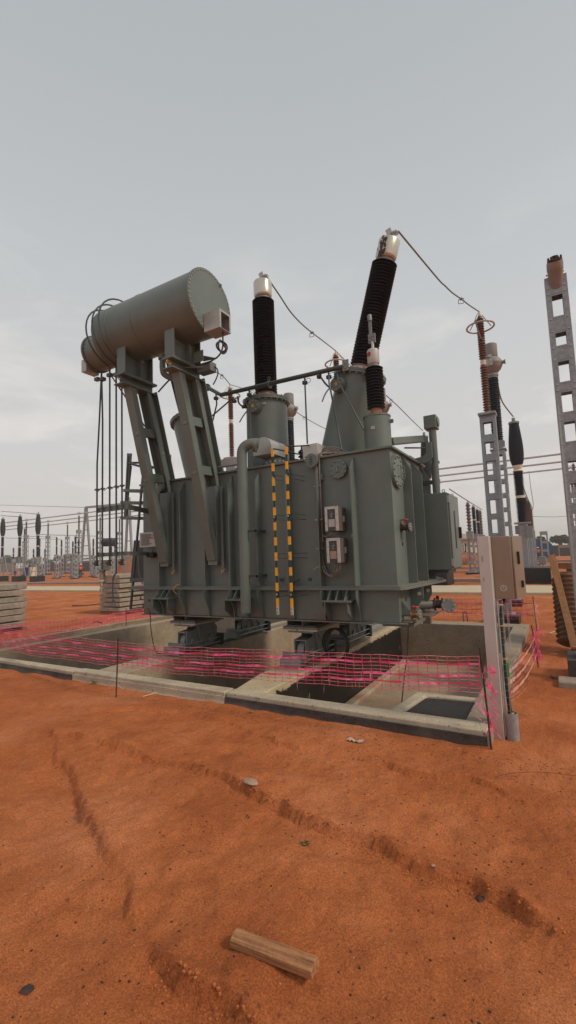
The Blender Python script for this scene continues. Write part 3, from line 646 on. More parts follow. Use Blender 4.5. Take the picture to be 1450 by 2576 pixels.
# temperature indicator boxes
for zc, dx in ((2.056, 0), (1.664, .004)):
    x0 = -2.467+dx; x1 = -2.30+dx; y0 = 5.20; z0 = zc-.15; z1 = zc+.15
    o = None
    mb = MB(); mb.box(x0, x1, y0+.02, y0+.26, z0, z1); o = mb.build('indicator_box', 'box_side', T, bevel=.003)
    o['label'] = 'upper steel framed temperature indicator with a grey dial' if zc > 2 else 'lower steel framed temperature indicator with an orange stained window'
    m2 = MB(); m2.box(x0-.004, x0+.03, y0, y0+.018, z0, z1+.003); m2.box(x1-.03, x1+.004, y0, y0+.018, z0, z1+.003); m2.box(x0+.031, x1-.031, y0, y0+.018, z1-.03, z1+.003); m2.build('front_frame', 'alu', o)
    m2 = MB(); m2.box(x0+.032, x1-.032, y0+.008, y0+.0165, z0+.001, z1-.031); m2.build('dial_backing', 'dial', o)
    m2 = MB(); cx = (x0+x1)/2; m2.lathe([(.037, 0), (.037, .004), (.033, .004)], (cx, y0+.008, zc+.055), (0, -1, 0), 24); m2.build('dial', 'glassdark', o)
    m2 = MB(); m2.bar((cx-.012, y0+.002, zc+.042), (cx+.018, y0+.002, zc+.07), .004, .002, (0, 1, 0)); m2.box(cx-.012, cx+.012, y0+.003, y0+.0039, zc+.02, zc+.025); m2.build('pointer', 'white_label', o)
    m2 = MB(); m2.box(cx-.042, cx+.042, y0+.004, y0+.0075, zc-.10, zc-.005); m2.build('reading_card', 'paper' if zc < 2 else 'plate_txt', o)
    m2 = MB()
    for zz in (z1-.012, zc+.05, zc-.05, z0+.015):
        for xx in (x0+.012, x1-.012): m2.lathe([(.005, 0), (.005, .006)], (xx, y0, zz), (0, -1, 0), 8)
    m2.build('frame_screws', 'brass', o)
    m2 = MB(); m2.box(x1, x1+.004, y0+.16, y0+.22, zc-.035, zc+.04); m2.build('side_tag', 'white_label', o)
    m2 = MB(); m2.box(cx-.06, cx+.05, y0+.1, YF, zc-.03, zc+.03); m2.build('wall_bracket', 'paint', o)
# capillary conduits
for i in range(4):
    x = -2.70+i*.024; y = YF-.05-(i % 2)*.02
    xo = [.0, .0, .003, .006][i]
    pts = [(x+.30, YF+.25, ZT+.03+.01*i), (x+.1, YF+.1, ZT+.05), (x+.01, YF-.03, ZT+.02), (x, y, ZT-.15), (x-.006+xo, y, 2.2), (x+.004, y, 1.8)]
    if i < 3:
        e = -2.385+(i-1)*.03
        pts += [(x+.005, y, 1.56), (x+.03, y, 1.46), (x+.09, y-.02, 1.385-.012*i), ((x+e)/2+.05, y-.05, 1.355-.014*i), (e-.03, y-.1, 1.40), (e, YF-.17, 1.47), (e, YF-.17, 1.52)]
    else: pts += [(x+.01, y, 1.86), (x+.08, y-.05, 1.845), (x+.14, YF-.15, 1.86), (-2.38, YF-.17, 1.91)]
    mb = MB(); mb.tube(smooth_path(pts, 8), .0105, 8); mb.build('instrument_conduit', 'cable_grey', T)
mb = MB()
for k in range(4): mb.ring((-2.55+.02*k, YF+.08+.02*k, ZT+.035+.008*k), (0, .15, 1), .09+.02*k, .006, 20, 5, 1.5)
mb.build('spare_wire_loops', 'cable_grey', T)
mb = MB()
for z in (2.52, 2.07, 2.08, 1.70, 1.46): mb.box(-2.72, -2.61, YF-.085, YF-.08, z, z+.006)
mb.tube([(-2.62, YF-.08, 2.075), (-2.54, YF-.2, 2.085)], .003, 5); mb.tube([(-2.7, YF-.085, 1.47), (-2.77, YF-.1, 1.43)], .003, 5); mb.build('cable_ties', 'white_label', T)

# explosion vent pipe with weather hood
mb = MB(); xv = -3.745; rv = .072
mb.tube([(xv, 5.25, .87), (xv, 5.25, 2.0), (xv, 5.25, 3.06)]+bez((xv, 5.25, 3.06), (xv, 5.25, 3.215), (xv+.16, 5.30, 3.215), 8)[1:]+[(xv+.21, 5.34, 3.215)], rv, 24)
mb.build('vent_pipe', 'paint', T)
mb = MB(); mb.lathe([(.09, 0), (.10, .01), (.10, .05), (.06, .06)], (xv+.16, 5.33, 3.2), (.9, .35, -.25), 20); mb.build('vent_elbow_joint', 'paint', T)
mb = MB(); xp = -3.56; yp = 5.85
mb.lathe([(.15, -.0), (.15, .03), (.11, .03), (.11, .05), (.155, .05), (.155, .085), (.12, .085), (.12, .14), (.10, .14), (.10, .26)], (xp, yp, ZT), (0, 0, 1), 28); vb = mb.build('vent_base_flange', 'paint', T)
m2 = MB(); m2.bolts((xp, yp, ZT+.085), (0, 0, 1), .138, 12, .012, .03); m2.bolts((xp, yp, ZT+.05), (0, 0, -1), .138, 12, .012, .02); m2.build('bolt_ring', 'steel', vb)
# hood: half round sheet hood open below
pf = [(xp-.20, 5.60, 3.10)]+[(xp-.04-.16*math.cos(a), 5.60, 3.22+.14*math.sin(a)) for a in [math.pi*i/14 for i in range(15)]]+[(xp+.12, 5.60, 3.10)]
mb = MB(); mb.prism([(p[0], 5.56, p[2]) for p in pf], (0, .46, 0)); mb.build('vent_hood', 'steel', T, bevel=.003)
for z in (1.98, 1.365):
    mb = MB(); mb.box(xv+.06, xv+.20, 5.24, 5.26, z-.015, z+.015); mb.box(xv+.185, xv+.20, 5.24, YF, z-.015, z+.015); mb.build('pipe_clamp', 'paint_dark', T)

# banded earthing bars
for x in (-3.172, -2.962):
    mb = MB(); z0, z1 = .98, 3.05
    mb.box(x-.0135, x+.0135, 5.145, 5.153, z0-.10, z1); o = mb.build('earthing_bar', 'band_green', T)
    m2 = MB(); n = 11; p = (z1-z0)/(n-.45)
    for i in range(n):
        m2.box(x-.018, x+.018, 5.140, 5.157, z1-.11-p*i, z1-.005-p*i+(.0 if i else .0))
    m2.build('orange_bands', 'orange_band', o)
    m2 = MB(); m2.box(x-.017, x+.017, 5.142, 5.156, z0-.105, z0+.0); m2.build('bare_end', 'cream', o)
    m2 = MB(); m2.lathe([(.007, 0), (.007, .004)], (x, 5.142, z0-.03), (0, -1, 0), 8); m2.lathe([(.007, 0), (.007, .004)], (x, 5.142, z0-.075), (0, -1, 0), 8); m2.build('terminal_holes', 'black', o)
    for z in (2.66, 2.13, 1.62, 1.13):
        m3 = MB()
        for dz in (-.03, .03): m3.bar((x+.015, 5.165, z+dz), (x+.06, YF, z+dz), .006, .006)
        m3.box(x-.006, x+.02, 5.156, 5.17, z-.035, z+.035); m3.build('stand_off', 'paint_dark', o)
        m3 = MB(); m3.lathe([(.011, 0), (.011, .012), (.006, .016)], (x, 5.141, z+.0), (0, -1, 0), 8); m3.build('fixing_bolt', 'steel', o)
# small black bushings feeding the bars, with the flexible links
for x, y in ((-3.05, 5.75), (-2.80, 5.75), (-3.0, 6.05)):
    mb = MB(); mb.lathe(sheds(ZT, ZT+.2, .03, .055, 3)+[(.012, ZT+.2), (.012, ZT+.25)], (x, y, 0), (0, 0, 1), 18); mb.build('small_bushing', 'silicone', T)
mb = MB(); mb.tube(smooth_path([(-3.165, 5.15, 3.04), (-3.12, 5.2, 3.04), (-3.0, 5.6, 3.03), (-3.05, 5.75, 3.17)]), .01, 6); mb.tube(smooth_path([(-2.955, 5.15, 3.05), (-2.9, 5.3, 3.07), (-2.82, 5.6, 3.13), (-2.80, 5.75, 3.17)]), .01, 6); mb.build('flexible_link', 'rubber', T)
mb = MB(); mb.box(-2.93, -2.70, 5.55, 5.95, ZT+.04, ZT+.21); mb.box(-2.93, -2.915, 5.55, 5.56, ZT-.06, ZT+.04); mb.build('terminal_cover', 'alu', T, bevel=.004)
# long sheet channels on the lid, seen between the turrets
mb = MB(); mb.box(-5.15, -2.95, 6.7, 6.9, ZT+.16, ZT+.30); mb.box(-4.6, -3.95, 5.52, 5.62, ZT+.09, ZT+.20)
mb.build('cable_channel', 'alu', T, bevel=.003)
for i in range(4):
    mb = MB(); x = -4.45+i*.5; mb.tube(smooth_path([(x, 6.2, ZT), (x+.1, 5.9, ZT+.09), (x+.3, 5.8, ZT+.08), (x+.4, 5.7, ZT)]), .012, 6); mb.build('lid_conduit', 'rubber', T)

# ---- turrets and bushings
def bolted_box(c, ax, r, parent):
    mb = MB(); mb.lathe([(r*1.08, 0), (r*1.08, .05), (r, .052), (r, .10)], c, ax, 28); o = mb.build('ct_terminal_box', 'paint', parent)
    m2 = MB(); m2.bolts(V3(c)+V3(ax).normalized()*.10, ax, r*.82, 8, .009, .012); m2.build('bolt_ring', 'steel', o)
    u, w_, a = frame(ax); c2 = V3(c)+a*.1013
    vz = u if abs(u.z) > abs(w_.z) else w_; vx = w_ if vz is u else u
    m2 = MB(); m2.obox(c2-vx*.022-vz*.022, vx*.044, vz*.044, a*.001); m2.build('warning_label', 'yellow', o)
    return o
def big_bushing(base, tip_dir, lab, L0):
    """turret from the lid up, flange, bushing; axis tilted"""
    a = V3(tip_dir).normalized(); fc = V3(base)      # flange centre
    l0 = (fc.z-ZT)/a.z
    foot = fc-a*l0
    mb = MB(); mb.lathe([(.345, -.12), (.335, l0)], foot, a, 48); mb.lathe([(.36, l0-.018), (.385, l0-.018), (.385, l0+.012), (.30, l0+.012)], foot, a, 48)
    mb.lathe([(.385, l0+.014), (.385, l0+.04), (.15, l0+.045)], foot, a, 48)
    t = mb.build('turret', 'paint', T)
    m2 = MB(); m2.bolts(foot+a*(l0-.018), -a, .362, 24, .011, .022); m2.build('bolt_ring', 'steel', t)
    m2 = MB(); m2.bolts(foot+a*(l0+.04), a, .362, 24, .012, .022)
    u, w_, _ = frame(a)
    for k in range(4):
        q = k*math.pi/2+.5; c = foot+a*(l0+.06)+(u*math.cos(q)+w_*math.sin(q))*.27; m2.ring(c, u*math.sin(q)-w_*math.cos(q), .03, .007, 14, 6)
    m2.build('lid_bolts', 'paint', t)
    s = l0+.045
    mb = MB(); mb.lathe([(.20, 0), (.20, .012), (.142, .014), (.142, .105)], foot+a*s, a, 32); b0 = mb.build('bushing_collar', 'alu', T)
    m2 = MB(); m2.lathe([(.152, .105), (.152, .125), (.135, .127)], foot+a*s, a, 32); m2.build('gasket', 'rust_ring', b0)
    m2 = MB(); m2.bolts(foot+a*(s+.014), a, .168, 10, .012, .025); m2.build('bolt_ring', 'brass', b0)
    s += .127
    mb = MB(); mb.lathe(sheds(s, s+L0, .135, .186, 34), foot, a, 48); bu = mb.build('bushing', 'silicone', T); bu['label'] = lab
    s += L0
    m2 = MB(); m2.lathe([(.125, 0), (.125, .07)], foot+a*s, a, 32); m2.build('bushing_neck', 'ct_tan', bu)
    m2 = MB(); m2.lathe([(.135, .05), (.153, .075), (.155, .09), (.155, .315), (.147, .332), (.09, .335), (.02, .336), (.02, .40), (.012, .41)], foot+a*s, a, 32); m2.build('bushing_cap', 'cap_metal', bu)
    top = foot+a*(s+.40)
    m3 = MB(); m3.bar(top, top+V3((-.035, 0, .12)), .08, .015, (0, 1, 0)); m3.bar(top+V3((.0, 0, .02)), top+V3((.11, 0, .01)), .045, .045)
    for k in range(3): m3.lathe([(.013, 0), (.013, .03)], top+V3((.02+.035*k, -.03, .015)), (0, -1, 0), 6)
    m3.build('terminal_clamp', 'steel', bu)
    return foot, a, top
DIR = Vector((.292, 0, 1)).normalized()
f2, a2, top2 = big_bushing((-3.965, 6.3, 4.14), (0, 0, 1), 'upright middle black bushing with a clean silver cap', 1.62)
f3, a3, top3 = big_bushing((-2.32, 6.3, 4.20), DIR, 'black bushing leaning right, its silver cap smeared dark', 1.52)
f1, a1, top1 = big_bushing((-5.60, 6.3, 4.14), (-DIR[0], 0, DIR[2]), 'black bushing leaning left behind the oil cylinder supports', 1.62)
bolted_box((-3.95, 5.965, 3.99), (0, -1, 0), .105, T); bolted_box((-2.51, 5.985, 4.03), (-.2, -1, 0), .105, T)
mb = MB(); mb.box(-3.82, -3.77, 5.94, 5.965, 4.01, 4.03); mb.build('warning_label', 'cream', T)
# dark smear on the leaning cap
mb = MB(); u, w_, _ = frame(a3); c = top3-a3*.26
for k in range(26):
    q = math.atan2(-1, -.35)+random.uniform(-.5, .4); 
    dirn = Vector((math.cos(q), math.sin(q), 0)); h = random.uniform(-.10, .15)
    p = c+a3*h; n_ = (dirn-a3*dirn.dot(a3)).normalized(); mb.obox(p+n_*.1545-a3*.012, a3*random.uniform(.02, .06), a3.cross(n_)*random.uniform(.02, .05), n_*.003)
mb.build('oil_smear', 'brown_iron', T)
# neutral bushing
nx, ny = -1.965, 5.9
mb = MB(); mb.lathe([(.178, 0), (.178, .50), (.185, .50), (.185, .52), (.09, .525)], (nx, ny, ZT), (0, 0, 1), 40); t4 = mb.build('neutral_turret', 'paint', T)
m2 = MB(); m2.box(nx+.17, nx+.22, ny-.01, ny+.01, ZT+.40, ZT+.45); m2.ring((nx+.2, ny, ZT+.425), (0, 1, 0), .022, .008, 14, 6); m2.build('lifting_lug', 'paint', t4)
label((nx-.0, ny-.178, ZT+.33), .05, .04, parent=t4)
m2 = MB(); m2.lathe([(.09, 0), (.09, .03), (.072, .03), (.072, .10)], (nx, ny, ZT+.525), (0, 0, 1), 24); m2.bolts((nx, ny, ZT+.555), (0, 0, 1), .085, 6, .01, .02); m2.build('neutral_collar', 'rust_ring', t4)
mb = MB(); mb.lathe(sheds(ZT+.625, ZT+1.21, .085, .122, 14), (nx, ny, 0), (0, 0, 1), 36); nb = mb.build('neutral_bushing', 'silicone', T); nb['label'] = 'short black bushing at the right corner with a small silver cap'
m2 = MB(); m2.lathe([(.07, 0), (.07, .05)], (nx, ny, ZT+1.21), (0, 0, 1), 24); m2.build('bushing_neck', 'ct_tan', nb)
m2 = MB(); m2.lathe([(.074, .04), (.082, .055), (.082, .235), (.07, .25), (.03, .255), (.02, .26), (.02, .37)], (nx, ny, ZT+1.21), (0, 0, 1), 28); m2.build('bushing_cap', 'alu', nb)
m2 = MB(); m2.lathe([(.032, 0), (.032, .004), (.024, .006)], (nx-.035, ny-.075, ZT+1.38), (-.4, -1, 0), 20); m2.build('oil_sight_disc', 'red', nb)
m2 = MB(); z = ZT+1.56; m2.box(nx-.055, nx+.045, ny-.012, ny+.012, z, z+.13)
for q in ((-.03, .035), (.02, .035), (-.03, .09), (.02, .09)): m2.lathe([(.013, 0), (.013, .015)], (nx+q[0], ny-.012, z+q[1]), (0, -1, 0), 6)
m2.box(nx-.04, nx+.0, ny-.01, ny+.01, z+.13, z+.33); m2.lathe([(.03, 0), (.03, .08), (.024, .09)], (nx-.02, ny, z+.32), (0, 0, 1), 14); m2.build('terminal_clamp', 'bare_cable', nb)

# ---- conservator on two leaning trestles
CY, CZ, CRr = 4.81, 5.165, .455
mb = MB(); mb.lathe([(CRr-.01, 0), (CRr-.01, 1.93)], (-5.85, CY, CZ), (1, 0, 0), 72); cons = mb.build('conservator', 'paint', T); cons['label'] = 'fat horizontal oil cylinder held high on two leaning trestles'
m2 = MB(); m2.lathe([(CRr+.005, 1.93), (CRr+.005, 1.955)], (-5.85, CY, CZ), (1, 0, 0), 72); m2.build('end_plate', 'paint', cons)
m2 = MB(); m2.bolts((-3.895, CY, CZ), (1, 0, 0), CRr-.022, 44, .010, .012); m2.build('bolt_ring', 'steel', cons)
for x in (-5.8, -5.55, -5.02):
    m2 = MB(); m2.lathe([(CRr-.01, 0), (CRr-.004, .001), (CRr-.004, .012), (CRr-.01, .013)], (x, CY, CZ), (1, 0, 0), 72); m2.build('seam_band', 'paint', cons)
m2 = MB(); m2.lathe([(.27, 0), (.27, .40), (.30, .40), (.30, .43), (.02, .432)][::-1] if False else [(.28, 0), (.28, .40)], (-6.26, CY, 5.03), (1, 0, 0), 48); m2.lathe([(.30, -.03), (.30, .0), (.28, .002)], (-6.26, CY, 5.03), (1, 0, 0), 48); m2.bolts((-6.26, CY, 5.03), (1, 0, 0), .285, 26, .009, .03); m2.build('small_conservator', 'paint', cons)
m2 = MB(); m2.box(-6.42, -6.30, 4.62, 4.86, 4.70, 4.9); m2.build('gauge_hood', 'steel', cons)
m2 = MB(); m2.ring((-3.885, CY+.22, CZ+.36), (0, 1, 0), .02, .008, 12, 6); m2.ring((-3.885, CY+.38, CZ-.14), (0, 0, 1), .03, .007, 12, 6); m2.ring((-4.9, CY-.06, CZ+CRr), (0, 1, 0), .022, .008, 12, 6); m2.build('lifting_eyes', 'paint', cons)
# oil level gauge housing (open sided steel hood)
gx0, gx1 = -3.89, -3.64; gy0, gy1 = 4.66, 4.90; gz0, gz1 = 4.67, 4.93
gx1 = -3.62
m2 = MB(); m2.box(gx0, gx1, gy0, gy0+.006, gz0, gz1); m2.box(gx0, gx1, gy1-.006, gy1, gz0, gz1); m2.box(gx0, gx1, gy0+.006, gy1-.006, gz1-.006, gz1); m2.box(gx0, gx1, gy0+.006, gy1-.006, gz0, gz0+.006)
for a_, b_ in ((gy0+.006, gy0+.03), (gy1-.03, gy1-.006)): m2.box(gx1-.006, gx1, a_, b_, gz0+.006, gz1-.006)
m2.box(gx1-.006, gx1, gy0+.03, gy1-.03, gz1-.03, gz1-.006); hood = m2.build('level_gauge_hood', 'steel', cons)
m2 = MB(); m2.lathe([(.09, 0), (.09, .08), (.08, .09), (.07, .09)], (gx0, (gy0+gy1)/2, 4.8), (1, 0, 0), 28); m2.build('level_gauge', 'paint_dark', cons)
m2 = MB(); m2.tube(smooth_path([(-3.68, 4.80, 4.67), (-3.68, 4.80, 4.52), (-3.66, 4.84, 4.42), (-3.68, 4.78, 4.36), (-3.72, 4.75, 4.45), (-3.72, 4.78, 4.56), (-3.70, 4.82, 4.50), (-3.72, 4.75, 4.33), (-3.9, 4.72, 4.26), (-4.1, 4.9, 4.37)]), .011, 8)
m2.ring((-3.70, 4.80, 4.47), (1, -.6, 0), .075, .010, 24, 6); m2.ring((-3.71, 4.79, 4.47), (1, -.5, .1), .070, .010, 24, 6); m2.build('gauge_cable', 'rubber', cons)
m2 = MB(); m2.tube([(-4.4, 4.80, 4.35), (-4.15, 5.02, 4.37)], .01, 6); m2.box(-4.30, -4.06, 4.98, 5.12, 4.30, 4.43); m2.box(-4.30, -4.12, 4.90, 4.91, 4.42, 4.58); m2.prism([(-4.4, 4.98, 4.62), (-4.1, 5.2, 4.55), (-4.4, 5.25, 4.60)], (0, 0, .008)); m2.build('junction_box', 'paint', T)
m2 = MB(); m2.tube(bez((-4.07, 5.08, 4.38), (-3.95, 5.12, 4.32), (-4.15, 5.15, 4.15)), .010, 6); m2.build('gauge_cable', 'rubber', T)
# trestles
def trestle(x):
    o = thing('trestle', (x, 5.4, 1.53), None, None); o.parent = T; o.location = V3((x, 5.4, 1.53))-WL[T.name]; WL[o.name] = V3((x, 5.4, 1.53))
    w2 = .085
    m = MB(); m.box(x-w2, x+w2, 5.37, 5.385, 1.53, 2.70); m.box(x-w2, x+w2, 5.385, YF, 2.60, 2.70); m.prism([(x+w2-.014, 5.385, 1.55), (x+w2-.014, YF, 1.55), (x+w2-.014, YF, 2.69), (x+w2-.014, 5.385, 2.69)], (.012, 0, 0)); m.prism([(x-w2+.004, 5.385, 1.55), (x-w2+.004, YF, 1.55), (x-w2+.004, YF, 2.69), (x-w2+.004, 5.385, 2.69)], (.012, 0, 0)); m.build('wall_channel', 'paint', o, bevel=.002)
    # front member: box section from the foot of the channel to the cap
    p0 = Vector((x, 5.35, 1.60)); p1 = Vector((x, 4.66, 4.24)); d = (p1-p0).normalized(); nrm = Vector((0, -d.z, d.y))
    m = MB(); m.obox(p0-Vector((w2*.9, 0, 0))-nrm*.0, (w2*1.8, 0, 0), p1-p0, nrm*.012); m.obox(p0+Vector((w2*.9-.012, 0, 0)), (.012, 0, 0), p1-p0, -nrm*.09); m.obox(p0-Vector((w2*.9, 0, 0)), (.012, 0, 0), p1-p0, -nrm*.09); m.build('front_member', 'paint', o, bevel=.002)
    q0 = Vector((x, 5.48, 2.70)); q1 = Vector((x, 5.04, 4.26)); d = (q1-q0).normalized(); nrm = Vector((0, -d.z, d.y))
    m = MB(); m.obox(q0-Vector((w2, 0, 0)), (2*w2, 0, 0), q1-q0, nrm*.012); m.obox(q0-Vector((w2, 0, 0))-nrm*.14, (2*w2, 0, 0), q1-q0, nrm*.012); m.obox(q0-Vector((.007, 0, 0))-nrm*.128, (.014, 0, 0), q1-q0, nrm*.128)
    m.obox(q0-Vector((w2, 0, 0))+nrm*.005, (.012, 0, 0), q1-q0, nrm*.10); m.obox(q0+Vector((w2-.012, 0, 0))+nrm*.012, (.012, 0, 0), q1-q0, nrm*.06); m.build('rear_member', 'paint', o, bevel=.002)
    for zz in (2.93, 3.62):
        t = (zz-1.6)/2.64; yf = 5.35+(4.66-5.35)*t; t2 = (zz-2.7)/1.56; yr = 5.48+(5.04-5.48)*t2
        m = MB(); m.obox((x-.03, yf-.0, zz-.09), (.075, 0, 0), (0, yr-yf, .02), (0, 0, .13)); m.build('rung_plate', 'paint', o, bevel=.002)
    m = MB(); m.box(x-.10, x+.10, 4.49, 5.16, 4.235, 4.25); m.box(x-.10, x+.10, 4.49, 5.16, 4.375, 4.39); m.box(x-.01, x+.01, 4.52, 5.15, 4.25, 4.375); m.build('cap_beam', 'paint', o, bevel=.002)
    m = MB(); m.box(x-.10, x+.10, 4.50, 5.17, 4.392, 4.41); m.bolts((x, 4.62, 4.39), (0, 0, -1), .06, 3, .012, .03); m.bolts((x, 5.0, 4.39), (0, 0, -1), .06, 3, .012, .03); m.build('saddle_foot', 'paint', o, bevel=.002)
    # saddle: web follows the cylinder underside
    web = [(x-.007, 4.55, 4.41)]
    arc = [(x-.007, CY+CRr*math.sin(a_), CZ-CRr*math.cos(a_)) for a_ in [(-.62+.1*i) for i in range(0, 13)]]
    m = MB(); m.prism([(x-.007, 4.55, 4.41), (x-.007, 4.55, arc[0][2])]+arc+[(x-.007, 5.08, arc[-1][2]), (x-.007, 5.08, 4.41)], (.014, 0, 0))
    m.box(x-.09, x+.09, 4.54, 4.552, 4.41, 4.845); m.box(x-.09, x+.09, 5.07, 5.085, 4.41, 4.83); m.box(x-.085, x+.085, 4.86, 4.872, 4.41, 4.72); m.build('saddle', 'paint', o)
    m = MB(); m.ring((x+.02, 4.50, 4.32), (1, 0, .3), .03, .006, 14, 5, 1.3); m.build('earth_loop', 'yellow' if x > -5 else 'bare_cable', o)
    m = MB(); m.box(x+w2+.03, x+w2+.075, YF-.07, YF-.055, 1.42, 2.7)
    for k in range(7): m.lathe([(.008, 0), (.008, .01)], (x+w2+.052, YF-.07, 1.48+k*.19), (0, -1, 0), 8)
    m.build('bolted_strip', 'paint', o)
    m = MB(); m.tube(bez((x+w2+.02, YF-.05, 1.47), (x+w2+.06, YF-.14, 1.36), (x+w2+.10, YF-.08, 1.47)), .006, 6); m.build('earth_loop', 'yellow', o)
trestle(-5.39); trestle(-4.41)
# conservator outlet
mb = MB(); mb.lathe([(.06, 0), (.06, .02), (.05, .02), (.05, .03)], (-4.86, 4.86, CZ-CRr-.06), (0, 0, 1), 16); mb.lathe([(.065, -.04), (.065, 0)], (-4.86, 4.86, CZ-CRr-.065), (0, 0, 1), 16); mb.tube(smooth_path([(-4.86, 4.86, CZ-CRr-.10), (-4.86, 4.86, CZ-CRr-.26), (-4.84, 4.90, CZ-CRr-.34), (-4.7, 5.05, CZ-CRr-.42), (-4.5, 5.3, CZ-CRr-.5)]), .045, 14); mb.build('oil_outlet_pipe', 'paint', T)
mb = MB(); mb.tube(smooth_path([(-5.1, 5.0, 4.2), (-4.9, 5.0, 4.32), (-4.65, 5.0, 4.42), (-4.5, 5.05, 4.40)]), .012, 6); mb.build('gauge_cable', 'rubber', T)
# conduits arching over the left end of the cylinder
for k, x in enumerate((-5.98, -5.80, -5.62)):
    rr = CRr+.03+.03*k
    pts = [(x+.12*(i/16), CY-rr*math.sin(q), CZ+rr*math.cos(q)) for i, q in enumerate([-.35+(2.9+.35)*i/16 for i in range(17)])]
    mb = MB(); mb.tube([(x+.35, CY+.1, CZ+CRr)]+pts, .013, 6); mb.build('air_pipe', 'pipe_paint', T)

# pipe rack at the left end
PXs = (-6.26, -6.13, -5.96, -5.81, -5.68); PZ0 = (1.66, 1.52, 1.66, 1.45, 1.65)
for i, x in enumerate(PXs):
    mb = MB(); top = V3((x+(.10 if i == 0 else (-.03 if i == 1 else 0))-.0, 4.8, CZ-.47+(.02*i)))
    mb.tube([(x, 4.8, PZ0[i]), (x, 4.8, 3.2), (x if i > 1 else (x+.05 if i == 0 else x-.0), 4.8, 3.9), top], .0135, 8)
    mb.lathe([(.028, 0), (.028, .03)], (x, 4.8, 2.77), (0, 0, 1), 12); mb.box(x-.055, x+.055, 4.79, 4.81, 2.778, 2.795); mb.box(x-.045, x+.045, 4.77, 4.83, 4.58-.03*(i % 2), 4.63-.03*(i % 2)); mb.build('rack_pipe', 'pipe_paint', T)
    if i < 4:
        m2 = MB(); m2.tube(bez((x+.04, 4.79, 2.79), (x+.08, 4.75, 2.71), (PXs[i+1]-.04, 4.79, 2.79)), .006, 5); m2.build('earth_loop', 'bare_cable', T)
mb = MB(); mb.tube([(-5.95, 4.8, 4.62), (-5.30, 5.3, 3.3)], .012, 6); mb.build('air_pipe', 'pipe_paint', T)
mb = MB(); mb.box(-6.30, -5.58, 4.82, 4.84, 2.42, 2.50); mb.bar((-5.60, 4.83, 2.46), (-5.98, 5.7, 2.46), .02, .08); mb.build('rack_arm', 'paint', T)
mb = MB(); mb.box(-6.28, -5.58, 4.82, 4.84, 1.72, 1.78); mb.bar((-5.60, 4.83, 1.75), (-5.98, 5.7, 1.75), .02, .06); mb.build('rack_arm', 'paint', T)
for i in (0, 2, 4):
    x = PXs[i]; mb = MB(); mb.lathe([(.035, 0), (.035, .02), (.02, .02), (.02, .07), (.035, .07), (.035, .09), (.014, .09)], (x, 4.8, 1.575), (0, 0, 1), 12); mb.box(x-.04, x+.04, 4.765, 4.78, 1.60, 1.635); mb.build('drain_valve', 'brown_iron' if i else 'paint_dark', T)
# breather jar
x = -6.13
mb = MB(); mb.lathe([(.045, .15), (.05, .17), (.05, .19), (.015, .20)], (x, 4.8, 1.33), (0, 0, 1), 20); br = mb.build('breather', 'paint', T)
m2 = MB(); m2.lathe([(.04, .03), (.042, .09), (.04, .15)], (x, 4.8, 1.33), (0, 0, 1), 20); m2.build('silica_jar', 'ct_tan', br)
m2 = MB(); m2.lathe([(.035, .0), (.048, .01), (.048, .03), (.03, .035)], (x, 4.8, 1.33), (0, 0, 1), 20); m2.cyl((x, 4.8, 1.27), (x, 4.8, 1.33), .015, 10); m2.tube(smooth_path([(x, 4.8, 1.28), (x-.01, 4.8, 1.2), (x-.035, 4.8, 1.14)]), .007, 6); m2.build('breather_foot', 'cream', br)
m2 = MB(); m2.box(x-.075, x-.05, 4.79, 4.81, 1.37, 1.47); m2.build('breather_tag', 'cream', br)
m2 = MB(); m2.ring((x+.02, 4.8, 1.38), (0, 1, 0), .07, .005, 20, 5); m2.build('breather_hose', 'rubber', br)
mb = MB(); mb.tube(smooth_path([(-5.82, 4.8, 1.46), (-5.87, 4.8, 1.40), (-5.89, 4.8, 1.30), (-5.89, 4.8, 1.1), (-5.876, 4.8, 1.05)]), .012, 7); mb.lathe([(.02, 0), (.02, .04)], (-5.876, 4.8, 1.02), (0, 0, 1), 10); mb.ring((-5.87, 4.8, .985), (0, 1, 0), .035, .005, 14, 5); mb.build('drain_hose', 'pipe_paint', T)

# collector pipe high over the lid with its drops
YP = 5.9
pA = hit('U', 690, 540, 'Y', YP+.25); pB = hit('U', 885, 650, 'Y', YP); pC = hit('B', 1110, 1230, 'Y', YP)
mb = MB(); mb.tube([pA, pB, pC], .034, 14); mb.lathe([(.065, -.03), (.065, .0)], pA, (1, -.4, -.3), 18); mb.build('collector_pipe', 'pipe_paint', T)
mb = MB(); mid = hit('B', 335, 1420, 'Y', YP); mb.lathe([(.06, -.015), (.06, .015)], mid, pC-pB, 18); mb.ring(mid+Vector((0, 0, .10)), (0, 1, 0), .035, .006, 16, 5, .6); mb.build('pipe_flange', 'pipe_paint', T)
mb = MB(); mb.box(pC[0]-.0, pC[0]+.09, pC[1]-.01, pC[1]+.01, pC[2]-.07, pC[2]+.09); mb.bolts((pC[0]+.045, pC[1]-.01, pC[2]), (0, -1, 0), .035, 4, .011, .015); mb.build('pipe_end_bracket', 'ct_grey', T)
def drop(k, x0, y0, x1, y1, Y0, Y1, via=()):
    a_ = hit(k, x0, y0, 'Y', Y0); b_ = hit(k, x1, y1, 'Y', Y1)
    pts = [a_]+[hit(k, vx, vy, 'Y', (Y0+Y1)/2) for vx, vy in via]+[b_]
    m = MB(); m.tube(pts, .0125, 8); o = m.build('drop_pipe', 'pipe_paint', T)
    m = MB(); m.lathe([(.04, -.02), (.04, .02)], a_-Vector((0, 0, .07)), (0, 0, 1), 12); m.ring(a_+Vector((.05, 0, -.05)), (0, 1, 0), .035, .004, 14, 5, 1.4); m.build('drop_union', 'paint_dark', o)
